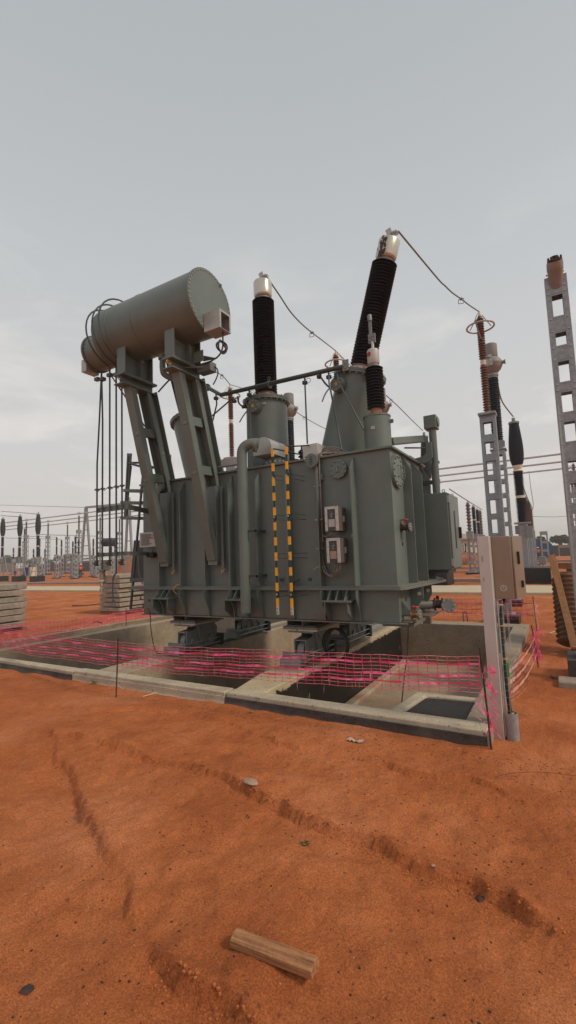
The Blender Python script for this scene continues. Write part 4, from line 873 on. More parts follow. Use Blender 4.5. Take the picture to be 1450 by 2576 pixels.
drop('B', 710, 1350, 738, 2040, YP, YP-.2)
drop('B', 125, 1480, 140, 1990, YP, YP-.1)
drop('B', 962, 1290, 1100, 2110, YP, YP-.2, [(968, 1400), (1030, 1720)])
drop('B', 1050, 1290, 1330, 1890, YP, YP-.2, [(1060, 1380)])
drop('U', 812, 640, 745, 1120, YP, YP, [(825, 780)])
drop('U', 1075, 680, 715, 990, YP, YP)
mb = MB(); mb.tube(smooth_path([hit('B', 5, 1540, 'Y', YP), hit('B', 15, 1610, 'Y', YP), hit('B', 60, 1650, 'Y', YP), hit('B', 110, 1655, 'Y', YP+.1)]), .014, 7); mb.lathe([(.03, -.03), (.03, .03)], hit('B', 70, 1650, 'Y', YP), (1, 0, 0), 12); mb.ring(hit('B', 70, 1595, 'Y', YP), (0, 1, 0), .035, .005, 14, 5, .7); mb.build('vent_branch', 'pipe_paint', T)
mb = MB(); mb.tube(smooth_path([hit('B', 880, 1340, 'Y', YP), hit('B', 930, 1410, 'Y', YP), hit('B', 980, 1445, 'Y', YP), hit('B', 1080, 1450, 'Y', YP+.1)]), .014, 7); mb.lathe([(.04, -.02), (.04, .02)], hit('B', 862, 1330, 'Y', YP), (1, 0, -.3), 12); mb.build('vent_branch', 'pipe_paint', T)
mb = MB(); mb.tube(bez((-4.06, 5.9, 3.95), (-4.15, 5.9, 3.9), (-4.27, 5.95, 3.80)), .010, 6); mb.tube(bez((-2.62, 5.9, 4.0), (-2.7, 5.88, 3.95), (-2.74, 5.85, 3.80)), .010, 6); mb.build('ct_cable', 'bare_cable', T)

# right end: cabinet, riser pipe, brackets, valves
cb = None
cx0, cx1, cy0, cy1, cz0, cz1 = -1.665, -1.30, 6.8, 7.52, 1.345, 2.445
mb = MB(); mb.box(cx0, cx1, cy0, cy1, cz0, cz1); cb = mb.build('control_cabinet', 'paint', T, bevel=.008); cb['label'] = 'green control cabinet on the right end of the tank'
m2 = MB(); m2.box(cx1, cx1+.022, cy0+.03, cy1-.012, cz0+.02, cz1-.015); m2.build('cabinet_door', 'paint', cb, bevel=.004)
m2 = MB(); m2.box(cx1+.022, cx1+.028, cy0+.30, cy0+.37, cz0+.30, cz1-.25); m2.build('door_window', 'black', cb)
m2 = MB(); m2.box(cx1+.022, cx1+.027, cy0+.32, cy0+.35, cz0+.62, cz0+.72); m2.box(cx1+.022, cx1+.027, cy0+.1, cy0+.11, cz0+.05, cz0+.25); m2.build('door_labels', 'white_label', cb)
m2 = MB(); m2.box(cx1+.022, cx1+.06, cy1-.12, cy1-.08, cz0+.45, cz0+.62); m2.build('door_handle', 'black', cb)
for z in (cz1-.1, cz0+.1):
    m2 = MB(); m2.box(cx1+.0, cx1+.03, cy0+.005, cy0+.028, z-.05, z+.05); m2.build('door_hinge', 'steel', cb)
for p in ((cx0+.04, cy0+.04), (cx1-.05, cy0+.04), (cx1-.05, cy1-.06)):
    m2 = MB(); m2.ring((p[0], p[1], cz1+.025), (0, 1, 0), .02, .006, 12, 6); m2.build('lifting_eye', 'paint', cb)
for z in (2.33, 1.66):
    m2 = MB(); m2.box(-1.80, cx0, cy0+.02, cy0+.04, z-.05, z+.05); m2.lathe([(.03, 0), (.03, .02), (.014, .02), (.014, .05)], (cx0-.02, cy0+.02, z), (0, -1, 0), 10); m2.build('cabinet_bracket', 'steel', cb)
m2 = MB(); m2.box(cx0+.04, cx1-.06, cy0+.05, cy1-.1, cz0-.05, cz0-.001); m2.build('cable_gland_plate', 'pipe_paint', cb)
mb = MB(); rx, ry = -1.47, 6.95
mb.cyl((rx, ry, cz1), (rx, ry, 3.46), .055, 20); mb.lathe([(.057, 0), (.057, .012)], (rx, ry, 2.76), (0, 0, 1), 20); mb.build('riser_pipe', 'paint', T)
q1 = hit('T', 225, 260, 'Y', 6.0); q2 = hit('T', 700, 200, 'Y', ry)
mb = MB(); mb.bar(q1+Vector((0, 0, .02)), q2, .10, .10); mb.build('relay_pipe', 'paint', T, bevel=.01)
mb = MB(); mb.box(rx-.10, rx+.08, ry-.1, ry+.1, 3.42, 3.62); mb.lathe([(.07, 0), (.07, .02)], (rx+.08, ry, 3.52), (1, 0, 0), 16); mb.build('elbow_box', 'paint', T, bevel=.012)
for k, x in enumerate((-1.80, -1.74)):
    pass
mb = MB()
hp = [(520, 500), (700, 450), (740, 400), (740, 250), (820, 245), (835, 470), (780, 530), (530, 590)]
hp = [hit('T', a_, b_, 'Y', 6.75) for a_, b_ in hp]; mb.prism(hp, (0, .03, 0)); mb.build('riser_bracket', 'paint', T, bevel=.003)
mb = MB(); mb.tube([hit('T', 860, 290, 'Y', 7.0), hit('T', 890, 560, 'Y', 7.0), hit('T', 925, 980, 'Y', 7.0)], .011, 6); p = hit('T', 915, 820, 'Y', 7.0); mb.box(p.x-.03, p.x+.03, 6.98, 7.02, p.z-.04, p.z+.04); p = hit('T', 905, 540, 'Y', 7.0); mb.box(p.x-.03, p.x+.03, 6.98, 7.02, p.z-.02, p.z+.02); p = hit('T', 680, 840, 'Y', 6.9); mb.box(p.x, rx, 6.93, 6.96, p.z-.03, p.z+.03); mb.tube([hit('T', 430, 330, 'Y', 6.6), hit('T', 730, 330, 'Y', 6.9)], .012, 6); mb.build('small_riser', 'pipe_paint', T)
mb = MB(); mb.box(-1.95, -1.73, 6.6, 6.9, ZT, ZT+.08); mb.build('lid_block', 'paint', T, bevel=.005)
def valve(c, ax, r, L_, mt, flr, wheel=None, name='drain_valve'):
    a = V3(ax).normalized(); c = V3(c)
    mb = MB(); mb.lathe([(flr, 0), (flr, .012), (r, .012), (r, L_*.45), (r*1.2, L_*.5), (r, L_*.55), (r, L_-.012), (flr, L_-.012), (flr, L_)], c, a, 22); o = mb.build(name, mt, T)
    m2 = MB(); m2.lathe([(flr, 0), (flr, .014), (flr*.9, .016)], c+a*L_, a, 28); m2.bolts(c+a*(L_+.014), a, flr*.78, 8, .009, .014); m2.build('blank_flange', 'ct_grey' if flr > .05 else 'alu', o)
    if wheel:
        p = c+a*L_*.5; m2 = MB(); m2.cyl(p, p+Vector((0, 0, wheel)), .008, 8); m2.ring(p+Vector((0, 0, wheel)), (0, 0, 1), .04, .008, 18, 6); m2.bar(p+Vector((-.04, 0, wheel)), p+Vector((.04, 0, wheel)), .012, .008); m2.bar(p+Vector((0, -.04, wheel)), p+Vector((0, .04, wheel)), .012, .008); m2.build('hand_wheel', 'red', o)
    return o
valve((TX1, 5.775, 1.92), (1, 0, 0), .035, .11, 'brown_iron', .056, .10)
mb = MB(); mb.cyl((TX1, 5.63, .865), (TX1+.11, 5.63, .865), .026, 16); mb.build('drain_stub', 'paint', T)
valve((TX1+.11, 5.63, .865), (1, 0, 0), .04, .09, 'brass', .062, .09)
mb = MB(); mb.cyl((-1.75, 6.45, .885), (-1.53, 6.6, .885), .06, 18); mb.build('drain_stub', 'paint', T)
mb = MB(); mb.lathe([(.085, 0), (.085, .025), (.05, .025), (.06, .06), (.05, .10), (.085, .10), (.085, .12)], (-1.535, 6.6, .885), (.95, .25, 0), 22); mb.box(-1.5, -1.46, 6.58, 6.6, .95, 1.0); mb.build('drain_valve', 'brown_iron', T)
mb = MB(); c = Vector((-1.345, 6.60, .875)); ax_ = Vector((.25, -1, .1)).normalized(); mb.lathe([(.095, 0), (.095, .05)], c, ax_, 28); o = mb.build('blank_flange', 'ct_grey', T); m2 = MB(); m2.bolts(c+ax_*.05, ax_, .078, 8, .011, .016); m2.build('bolt_ring', 'steel', o)
mb = MB(); mb.box(-1.62, -1.50, 6.2, 6.9, ZB-.02, ZB); mb.box(-1.60, -1.50, 6.2, 6.28, ZB-.1, ZB-.02); mb.build('corner_gusset', 'paint', T)
# hoses and earth wires below the tank
mb = MB(); mb.tube(bez((-3.05, YF-.09, 1.14), (-3.1, YF-.2, 1.25), (-3.0, YF-.05, 1.30)), .007, 6); mb.build('earth_loop', 'band_green', T)
mb = MB(); mb.tube(bez((-5.15, YF-.1, 1.10), (-5.22, YF-.22, 1.20), (-5.08, YF-.12, 1.25)), .007, 6); mb.build('earth_loop', 'yellow', T)
# left lifting boss and radiator stub cover
mb = MB(); mb.lathe([(.10, 0), (.10, .05), (.06, .06)], (-5.45, YF-.10, 2.83), (-.2, -1, 0), 24); mb.prism([(-5.42, YF-.12, 2.66), (-5.30, YF-.12, 2.72), (-5.40, YF-.12, 2.56)], (0, .02, 0)); mb.build('lifting_boss', 'paint', T)
# small box with open window behind left trestle
mb = MB(); p = hit('E', 785, 500, 'Y', 5.9); mb.box(p.x-.1, p.x+.03, p.y, p.y+.012, p.z-.1, p.z+.1); mb.build('indicator_box', 'ct_tan', T)

# ladder at the left end
ld = thing('ladder', (-6.3, 6.0, .7), 'dark green steel ladder leaning against the left end of the tank', 'ladder')
def e(x, y, Y_): return hit('X', x, y, 'Y', Y_)
for a_, b_ in (((905, 0), (695, 2290)), ((700, -370), (620, 720)), ((655, -370), (600, 720))):
    mb = MB(); mb.bar(e(*a_, 6.0), e(*b_, 6.0), .035, .03, (0, 1, 0)); mb.build('stringer', 'pipe_paint', ld)
for y, x0 in ((265, 590), (470, 545), (730, 545), (1790, 690)):
    mb = MB(); mb.bar(e(x0, y, 5.95), e(925, y+(8 if y < 1000 else 0), 6.1), .11, .055); mb.build('tread', 'paint', ld, bevel=.003)
mb = MB(); mb.bar(e(735, 2050, 6), e(915, 2035, 6), .02, .02); mb.bar(e(690, 2280, 6), e(915, 2250, 6), .02, .02); mb.build('tread', 'pipe_paint', ld)
mb = MB(); pa = hit('E', 435, 520, 'Y', 6.0); pb = hit('E', 545, 518, 'Y', 6.3); pc = hit('E', 660, 560, 'Y', 6.3); pd = hit('E', 555, 552, 'Y', 6.0); mb.tube([pa, pb, pc], .022, 8); mb.tube([pa, pd, pc], .022, 8)
mb.tube([hit('E', 570, 560, 'Y', 6.1), hit('E', 540, 780, 'Y', 6.1)], .012, 6); mb.tube([hit('E', 640, 560, 'Y', 6.1), hit('E', 620, 700, 'Y', 6.1)], .012, 6); mb.tube([hit('E', 468, 545, 'Y', 6.0), hit('E', 445, 760, 'Y', 6.0)], .014, 6); mb.build('hoop_rail', 'pipe_paint', ld)
# dark cabinet on the far left end
mb = MB(); pk = [e(748, 1112, 6.6), e(930, 1112, 6.6), e(930, 1800, 6.6), e(690, 1800, 6.6)]; mb.prism(pk, (0, .25, 0)); o = mb.build('side_cabinet', 'paint_dark', T, bevel=.005)
mb = MB(); mb.tube(smooth_path([e(810, 1340, 6.3), e(830, 1500, 6.3), e(850, 1700, 6.3), e(900, 1850, 6.3)]), .014, 6); mb.build('side_cable', 'cable_grey', T)
# ------------------------------------------------------------------ switchyard kit
def lattice(mb, x, y, z0, z1, w_, d_, wins=None, pitch=.42, leg=None, plate=.004, bat=None):
    """square column of four angle legs with batten plates; wins = list of open spans (z low, z high) on the faces"""
    leg = leg or w_*.2
    if wins is None:
        wins = []; z = z0+pitch*.3; b = bat or pitch*.28
        while z+pitch-b < z1: wins.append((z, z+pitch-b)); z += pitch
    for sx in (-1, 1):
        for sy in (-1, 1):
            cx = x+sx*w_/2; cy = y+sy*d_/2
            mb.box(min(cx, cx-sx*leg), max(cx, cx-sx*leg), min(cy, cy-sy*plate), max(cy, cy-sy*plate), z0, z1)
            a0, a1 = cy-sy*plate, cy-sy*leg
            mb.box(min(cx, cx-sx*plate), max(cx, cx-sx*plate), min(a0, a1), max(a0, a1), z0, z1)
    solid = []; z = z0
    for a, b in sorted(wins):
        if a > z: solid.append((z, a))
        z = b
    if z < z1: solid.append((z, z1))
    for a, b in solid:
        for sy in (-1, 1):
            yy = y+sy*(d_/2-plate-.001); mb.box(x-w_/2+plate*1.5, x+w_/2-plate*1.5, min(yy, yy-sy*plate), max(yy, yy-sy*plate), a, b)
        for sx in (-1, 1):
            xx = x+sx*(w_/2-plate-.001); mb.box(min(xx, xx-sx*plate), max(xx, xx-sx*plate), y-d_/2+plate*3, y+d_/2-plate*3, a+.01, b-.01)
def bolts_on(mb, x, y, w_, d_, wins, leg):
    for a, b in wins:
        for z in (a-.03, b+.03):
            for sx in (-1, 1): mb.lathe([(.012, 0), (.012, .012), (.006, .014)], (x+sx*(w_/2-leg*.5), y-d_/2, z), (0, -1, 0), 6)
def base_block(p, w_, d_, h, name='foundation_block', mt='black', parent=None):
    mb = MB(); mb.box(p[0]-w_/2, p[0]+w_/2, p[1]-d_/2, p[1]+d_/2, -.1, h); return mb.build(name, mt, parent, bevel=.01)
def post_insulator(xy, z_sup, z_top, lab, w_=.34, near=True, ring=True, r=.085, n=None, zb=.18, double=True, mt=None, group='brown post insulators on lattice columns', sup_mt=None, wins=None, name='post_insulator', label_parts=True):
    x, y = xy; t = thing(name, (x, y, 0), lab, 'insulator', group)
    base_block((x, y), w_*1.9, w_*1.9, zb, parent=t)
    mb = MB(); lattice(mb, x, y, zb+.01, z_sup-.02, w_, w_*(.55 if near else 1), wins, pitch=w_*1.35); mb.box(x-w_*.55, x+w_*.55, y-w_*.55, y+w_*.55, z_sup-.05, z_sup); mb.box(x-w_*.7, x+w_*.7, y-w_*.7, y+w_*.7, zb, zb+.02)
    if near:
        pass
    mb.build('lattice_column', sup_mt or ('galv' if near else 'galv_far'), t)
    seg = 26 if near else 10; mm = mt or ('porcelain' if near else 'porcelain_far')
    L_ = z_top-z_sup
    def stack(a, b, k):
        m = MB(); m.lathe([(r*.62, a), (r*.62, a+.03)]+sheds(a+.03, b-.03, r*.62, r, k)+[(r*.62, b)], (x, y, 0), (0, 0, 1), seg); return m
    k = n or (17 if near else 9)
    if double:
        stack(z_sup+.03, z_sup+L_*.485, k).build('insulator_stack', mm, t); stack(z_sup+L_*.53, z_top-.06, k).build('insulator_stack', mm, t)
        m = MB(); m.lathe([(r*.75, z_sup+L_*.485), (r*.75, z_sup+L_*.50), (r*.6, z_sup+L_*.502), (r*.75, z_sup+L_*.515), (r*.75, z_sup+L_*.53)], (x, y, 0), (0, 0, 1), seg); m.build('joint_collar', 'cement', t)
    else: stack(z_sup+.03, z_top-.06, k).build('insulator_stack', mm, t)
    m = MB(); m.lathe([(r*.8, z_sup), (r*.8, z_sup+.03)], (x, y, 0), (0, 0, 1), seg); m.lathe([(r*.7, z_top-.06), (r*.7, z_top-.02), (r*.3, z_top), (r*.25, z_top+.10)], (x, y, 0), (0, 0, 1), seg); m.build('end_fittings', 'cement' if near else 'galv_far', t)
    if ring:
        m = MB(); zr = z_top-L_*.125; m.ring((x, y, zr), (0, 0, 1), .30, .022, 36, 8)
        for q in (.6, 2.7, 4.4): m.tube([(x+.06*math.cos(q), y+.06*math.sin(q), z_top), (x+.27*math.cos(q), y+.27*math.sin(q), zr+.03)], .012, 6)
        m.build('grading_ring', 'steel', t)
    return t
R1 = (-1.15, 11.4); zs = zat('D', 470, 1770, R1); zt = zat('D', 370, 745, R1)
def wz(k, x, ys, p): return [(zat(k, x, b, p), zat(k, x, a, p)) for a, b in ys]
w1 = wz('D', 480, [(1845, 1975), (2055, 2180), (2255, 2400)], (-1.15, 11.23))+wz('H', 450, [(340, 490), (565, 725), (790, 950)], (-1.15, 11.23))
w1 += [(.42, .62), (.72, .92), (1.02, 1.22), (1.32, 1.50)]
pi3 = post_insulator(R1, zs, zt, 'tall brown post insulator with a steel ring, on the lattice column behind the pit corner', w_=.34, wins=w1)
mb = MB(); bolts_on(mb, R1[0], R1[1], .34, .187, w1[:6], .09); mb.build('column_bolts', 'steel', pi3)
xi2 = hit('B', 1035, 1060, 'Y', 11.4); xi1 = hit('U', 1018, 500, 'Y', 11.4)
pi2 = post_insulator((xi2.x, 11.4), zs, xi2.z-.08, 'brown post insulator showing between the collector pipe and the leaning black bushing')
pi1 = post_insulator((xi1.x, 11.4), zs, xi1.z-.08, 'brown post insulator with white collar left of the upright black bushing')

def current_transformer(xy, zc, lab, zsup):
    """zc = centre height of the head"""
    x, y = xy; t = thing('current_transformer', (x, y, 0), lab, 'current transformer', 'grey headed current transformers behind the pit')
    base_block((x, y), .6, .6, .16, parent=t)
    m = MB(); lattice(m, x, y, .17, zsup, .36, .36, pitch=.42); m.box(x-.22, x+.22, y-.22, y+.22, zsup, zsup+.03); m.box(x-.26, x+.26, y-.26, y+.26, .16, .18)
    m.build('lattice_column', 'galv', t)
    m = MB(); m.lathe([(.19, zsup+.03), (.19, zsup+.06), (.14, zsup+.07), (.14, zsup+.22), (.19, zsup+.23), (.19, zsup+.27)], (x, y, 0), (0, 0, 1), 24); m.box(x-.2, x+.2, y-.2, y-.19, zsup+.06, zsup+.24); m.build('oil_base', 'ct_grey', t)
    a, b = zsup+.27, zc-.42
    m = MB(); m.lathe(sheds(a, b, .135, .165, 34, .158), (x, y, 0), (0, 0, 1), 28); m.build('insulator_stack', 'silicone', t)
    m = MB(); m.lathe([(.15, b), (.15, b+.05), (.17, b+.06), (.17, b+.12), (.13, b+.13)], (x, y, 0), (0, 0, 1), 24); m.bolts((x, y, b+.06), (0, 0, -1), .155, 14, .012, .03); m.build('neck_flange', 'ct_grey', t)
    m = MB(); m.lathe([(.13, -.30), (.17, -.25), (.25, -.17), (.305, -.05), (.31, .0), (.305, .06), (.26, .14), (.2, .20), (.15, .24)], (x, y, zc), (0, 0, 1), 36); m.lathe([(.315, -.015), (.315, .015)], (x, y, zc), (0, 0, 1), 36)
    m.lathe([(.05, 0), (.05, .10), (.07, .10), (.07, .13)], (x+.26, y-.05, zc), (1, 0, 0), 12); h = m.build('head', 'ct_tan', t)
    m = MB(); m.lathe([(.185, .22), (.195, .235), (.195, .62), (.18, .635)], (x, y, zc), (0, 0, 1), 32); m.build('expansion_cap', 'ct_grey', t)
    m = MB(); m.obox((x-.1, y-.33, zc-.12), (.16, 0, 0), (0, .03, 0), (0, 0, .34)); m.box(x-.06, x-.0, y-.36, y-.33, zc-.08, zc+.0); m.box(x-.03, x+.02, y-.37, y-.33, zc+.0, zc+.07); m.box(x-.08, x+.04, y-.35, y-.33, zc+.12, zc+.18); m.build('primary_terminal', 'steel', t)
    return t
R2 = (-1.28, 14.9)
zc = zat('D', 560, 1255, R2); zsp = zat('D', 640, 2150, R2)
ct3 = current_transformer(R2, zc, 'grey current transformer with a bulbous head behind the right brown post insulator', zsp)
p = hit('B', 545, 1690, 'Y', 14.9)
ct2 = current_transformer((p.x, 14.9), p.z, 'grey current transformer with a bulbous head right of the middle turret', zsp)
p = hit('C', 745, 1800, 'Y', 14.9)
p3_ = current_transformer((p.x-.12, 14.9), p.z-.55, 'current transformer mostly hidden behind the leaning bushing and its turret', zsp-.3)
# flexible conductors
def conductor(pts, lab, r=.014, spacers=(), near=True):
    m = MB(); P = smooth_path(pts, 8); m.tube(P, r, 8); o = m.build('flexible_conductor', 'bare_cable'); tag(o, lab, 'conductor', 'flexible bare conductors')
    for f in spacers:
        c = P[int(f*(len(P)-1))]; m2 = MB(); s_ = .05
        m2.tube([c+Vector((-s_, 0, 0)), c+Vector((-s_*1.2, 0, -s_*1.8)), c+Vector((s_*.7, 0, -s_*2.1)), c+Vector((s_, 0, -.0)), c+Vector((-s_, 0, 0))], .008, 6); m2.lathe([(.03, -.02), (.03, .02)], c, (1, 0, 0), 10); m2.build('spacer_clamp', 'bare_cable', o)
    return o
top_i3 = V3((R1[0], R1[1], zt+.08))
def mid(k, x, y, a, b, t): # point on the wire at fraction t in plan, height from the photo
    q = lerp(a, b, t); return V3((q.x, q.y, zat(k, x, y, (q.x, q.y))))
def wire_plan(k, pix, a, b):
    """points of a sagging wire seen at pixels pix, all lying in the vertical plane through a and b"""
    out = []
    n = Vector((b.y-a.y, -(b.x-a.x), 0)).normalized()
    for x, y in pix:
        d = V3(ray(k, x, y)); o = Vector((0, 0, H)); t = (a-o).dot(n)/d.dot(n); out.append(o+d*t)
    return out
sA = top3+V3((.12, 0, .02))
conductor([sA]+wire_plan('D', [(0, 345), (80, 425), (160, 500), (260, 570), (330, 625)], sA, top_i3)+[top_i3], 'bare conductor curving from the leaning bushing to the right brown insulator', spacers=(.66,))
sB = top2+V3((.09, 0, .0)); tB = V3((xi2.x, 11.4, xi2.z))
conductor([sB]+wire_plan('B', [(440, 470), (560, 650), (680, 780), (800, 880), (900, 955)], sB, tB)+[tB], 'bare conductor from the upright bushing down to the middle brown insulator', spacers=(.66,))
sC = top1+V3((.09, 0, .0)); tC = V3((xi1.x, 11.4, xi1.z))
conductor([sC]+wire_plan('U', [(555, 165), (640, 225), (740, 285), (900, 365)], sC, tC)+[tC], 'bare conductor from behind the oil cylinder to the left brown insulator', spacers=(.8,))
hd3 = V3((R2[0]-.05, R2[1]-.36, zc+.12)); conductor([top_i3]+wire_plan('D', [(400, 790), (450, 960), (490, 1060)], top_i3, hd3)+[hd3], 'short bare conductor between the right brown insulator and the grey head', .013, (.55,))
pct2 = V3(WL[ct2.name]); hz2 = hit('B', 545, 1690, 'Y', 14.9).z
hd2 = V3((pct2.x, 14.6, hz2)); conductor([tB]+[]+[hit('B', 1215, 1240, 'Y', 13.0)], 'bare conductor passing behind the leaning bushing', .013)
conductor([tC, hit('B', 60, 1460, 'Y', 13.0), hit('B', 215, 1530, 'Y', 14.5)], 'bare conductor dropping behind the upright bushing', .013)
conductor([hit('B', 610, 1700, 'Y', 15.0), hit('B', 720, 1770, 'Y', 16.5), hit('B', 860, 1850, 'Y', 18.2), hit('B', 995, 1915, 'Y', 20)], 'bare conductor sloping down right from the middle grey head', .016, (.32,))
conductor([hit('C', 780, 1850, 'Y', 15.0), hit('C', 900, 1960, 'Y', 17), hit('C', 1060, 2120, 'Y', 20.5), hit('C', 1165, 2220, 'Y', 23.5)], 'bare conductor sloping down right to above the riser pipe', .018, (.2,))

def tapered_post(xy, z0, z1, z2, z3, lab, sc=1.0, seg=20, n=26, name='circuit_breaker', support='A', zb=.6, bw=1.1, group='black barrel shaped breaker poles'):
    """live tank breaker pole: slim lower insulator z0..z1, fat barrel insulator z2..z3"""
    x, y = xy; t = thing(name, (x, y, 0), lab, 'circuit breaker', group)
    base_block((x, y), bw, bw, zb, parent=t)
    m = MB(); tw = .16*sc
    if support == 'A':
        for sx in (-1, 1):
            for sy in (-1, 1): m.bar((x+sx*.42*sc, y+sy*.42*sc, zb), (x+sx*tw, y+sy*tw, z0-.05), .075, .075, (1, 0, 0))
        for f in (.25, .5, .75):
            ww = .42*sc*(1-f)+tw*f; zz = zb+(z0-zb)*f; m.box(x-ww, x+ww, y-ww-.02, y-ww+.02, zz-.03, zz+.03); m.box(x-ww, x+ww, y+ww-.02, y+ww+.02, zz-.03, zz+.03)
    else: m.box(x-.14, x+.14, y-.14, y+.14, zb, z0-.05)
    m.box(x-.25*sc, x+.25*sc, y-.25*sc, y+.25*sc, z0-.06, z0); m.build('support_frame', 'galv_far', t)
    m = MB(); m.lathe(sheds(z0, (z0+z1)/2-.06, .11*sc, .165*sc, n//2)+[(.09*sc, (z0+z1)/2-.05), (.09*sc, (z0+z1)/2+.05)]+sheds((z0+z1)/2+.06, z1, .11*sc, .165*sc, n//2), (x, y, 0), (0, 0, 1), seg); m.build('lower_insulator', 'silicone_far', t)
    m = MB(); m.lathe([(.16*sc, z1), (.17*sc, z1+.03), (.12*sc, z1+.1), (.17*sc, z2-.03), (.17*sc, z2)], (x, y, 0), (0, 0, 1), seg); m.lathe([(.14*sc, (z0+z1)/2-.06), (.14*sc, (z0+z1)/2+.06)], (x, y, 0), (0, 0, 1), seg); m.build('joint_flange', 'cement', t)
    p = []; N_ = n
    for i in range(N_):
        f = i/(N_-1); rr = (.165+(.105 if support == 'A' else .08)*math.sin(math.pi*min(1, f)**(.8 if support == 'A' else .62)))*sc; z = z2+(z3-z2)*i/N_; dz = (z3-z2)/N_
        p += [(rr*.9, z), (rr*.9, z+dz*.3), (rr, z+dz*.45), (rr*.98, z+dz*.6), (rr*.9, z+dz*.85)]
    m = MB(); m.lathe(p, (x, y, 0), (0, 0, 1), seg); m.build('barrel_insulator', 'silicone_far', t)
    m = MB(); m.lathe([(.15*sc, z3), (.18*sc, z3+.02), (.18*sc, z3+.10), (.10*sc, z3+.12), (.06*sc, z3+.13), (.06*sc, z3+.3)], (x, y, 0), (0, 0, 1), seg); m.build('top_terminal', 'ct_grey', t)
    m = MB(); m.box(x+.15, x+.42, y-.35, y-.1, z0-.75, z0-.2); m.build('drive_box', 'ct_grey', t)
    return t
# right hand breaker pole (large, close)
R3 = (-1.35, 24.7)
tapered_post(R3, zat('H', 790, 830, R3), zat('H', 740, 250, R3), zat('D', 790, 2310, R3), zat('D', 740, 1880, R3), 'tall black barrel shaped breaker pole right of the lattice columns', sc=1.36, seg=28, n=44, support='box', zb=.72, bw=2.0)
RB = (hit('T', 745, 600, 'Y', 23.5).x, 23.5)
tapered_post(RB, zat('T', 790, 1400, RB), zat('T', 785, 840, RB), zat('T', 780, 790, RB), zat('T', 730, 190, RB), 'black barrel shaped pole half hidden behind the riser pipe of the tank', sc=1.1, seg=20, n=36, support='box', zb=.6, bw=1.6)
m_top = V3((R3[0], R3[1], zat('D', 735, 1800, R3)))
conductor([hd3, hit('D', 625, 1450, 'Y', 17), hit('D', 680, 1640, 'Y', 20.5), m_top], 'bare conductor from the right grey head down to the large black breaker pole', .03)
for k, (x, y, zt_) in enumerate(((93, 1463, 0), (44, 1463, 0), (4, 1463, 0))):
    px_, by, ty, my = ((362, 1030, 385, 575), (185, 1030, 405, 590), (18, 1030, 430, 590))[k]
    b = G('L', px_, by-30); b = (b.x*.97, b.y*.97)
    b = tuple(hit('L', px_, 975, 'Y', (30.5, 31.0, 31.6)[k]))[:2]
    tapered_post(b, zat('L', px_, 790, b), zat('L', px_, my+10, b), zat('L', px_, my, b), zat('L', px_, ty, b), ('black breaker pole nearest the transformer in the left trio', 'black breaker pole in the middle of the left trio', 'black breaker pole cut by the left edge of the photo')[k], sc=1.15, seg=16, n=20, zb=zat('L', px_, 975, b))

# tubular busbars on tall lattice supports
ya = 50.0; za = hit('L', 765, 372, 'Y', ya).z
bars = []
for k, (ky, ref) in enumerate((('a', (765, 372)), ('b', (970, 390)), ('c', (1157, 408)))):
    # the three bars share one height: find their distance from it
    d = ray('L', *ref); y = d[1]*(za-H)/d[2]; bars.append(y)
for k, y in enumerate(bars):
    m = MB(); xl = -110; xr = 60; m.cyl((xl, y, za), (xr, y, za), .10, 10); o = m.build('busbar', 'busbar_grey')
    tag(o, ('lowest of the three long tubular busbars', 'middle of the three long tubular busbars', 'topmost of the three long tubular busbars')[2-k], 'busbar', 'tubular busbars crossing the yard')
zsb = None
sup = [(765, 0), (970, 1), (1157, 2), (258, 0), (468, 1), (655, 2)]
first = None
def bus_support(x, y, lab):
    global first
    zsu = hit('L', 765, 530, 'Y', bars[0]).z
    if first is None:
        t = post_insulator((x, y), zsu, za-.35, lab, w_=.62, near=False, ring=False, r=.17, n=12, zb=.25, double=False, group='tall lattice busbar supports', name='busbar_support')
        m = MB(); m.ring((x-.22, y, za+.05), (0, 1, 0), .2, .035, 14, 5); m.ring((x+.22, y, za+.05), (0, 1, 0), .2, .035, 14, 5); m.build('clamp_ring', 'galv_far', t); t['category'] = 'busbar support'
        first = t; return t
    return copy_tree(first, (x, y, 0), 0, lab)
sd = {0: 'far bar', 1: 'middle bar', 2: 'near bar'}
labs = {765: 'busbar support standing left of the left gantry leg', 970: 'busbar support between the second and third rack pipes', 1157: 'busbar support beside the last rack pipes, left of the ladder', 258: 'busbar support behind the black breaker pole nearest the transformer', 468: 'busbar support right of the black breaker trio', 655: 'busbar support midway between the breaker trio and the left gantry'}
for px_, bi in sup:
    ref = hit('L', px_, 400, 'Y', bars[bi]); bus_support(ref.x, bars[bi], labs[px_])
for px_, bi, lab in ((1410, 1, 'busbar support right of the tall near lattice column'), (1375, 2, 'busbar support partly hidden by the tall near lattice column')):
    ref = hit('H', px_, 150, 'Y', bars[bi]); bus_support(ref.x, bars[bi], lab)
# thin drop wire from the lower right busbar
a_ = hit('H', 905, 240, 'Y', bars[2]); m = MB(); m.tube(smooth_path([a_, hit('H', 925, 420, 'Y', 52), hit('H', 955, 620, 'Y', 50), hit('H', 940, 690, 'Y', 48)]), .035, 5); tag(m.build('drop_wire', 'bare_cable'), 'thin wire hanging from the lowest right busbar', 'wire')

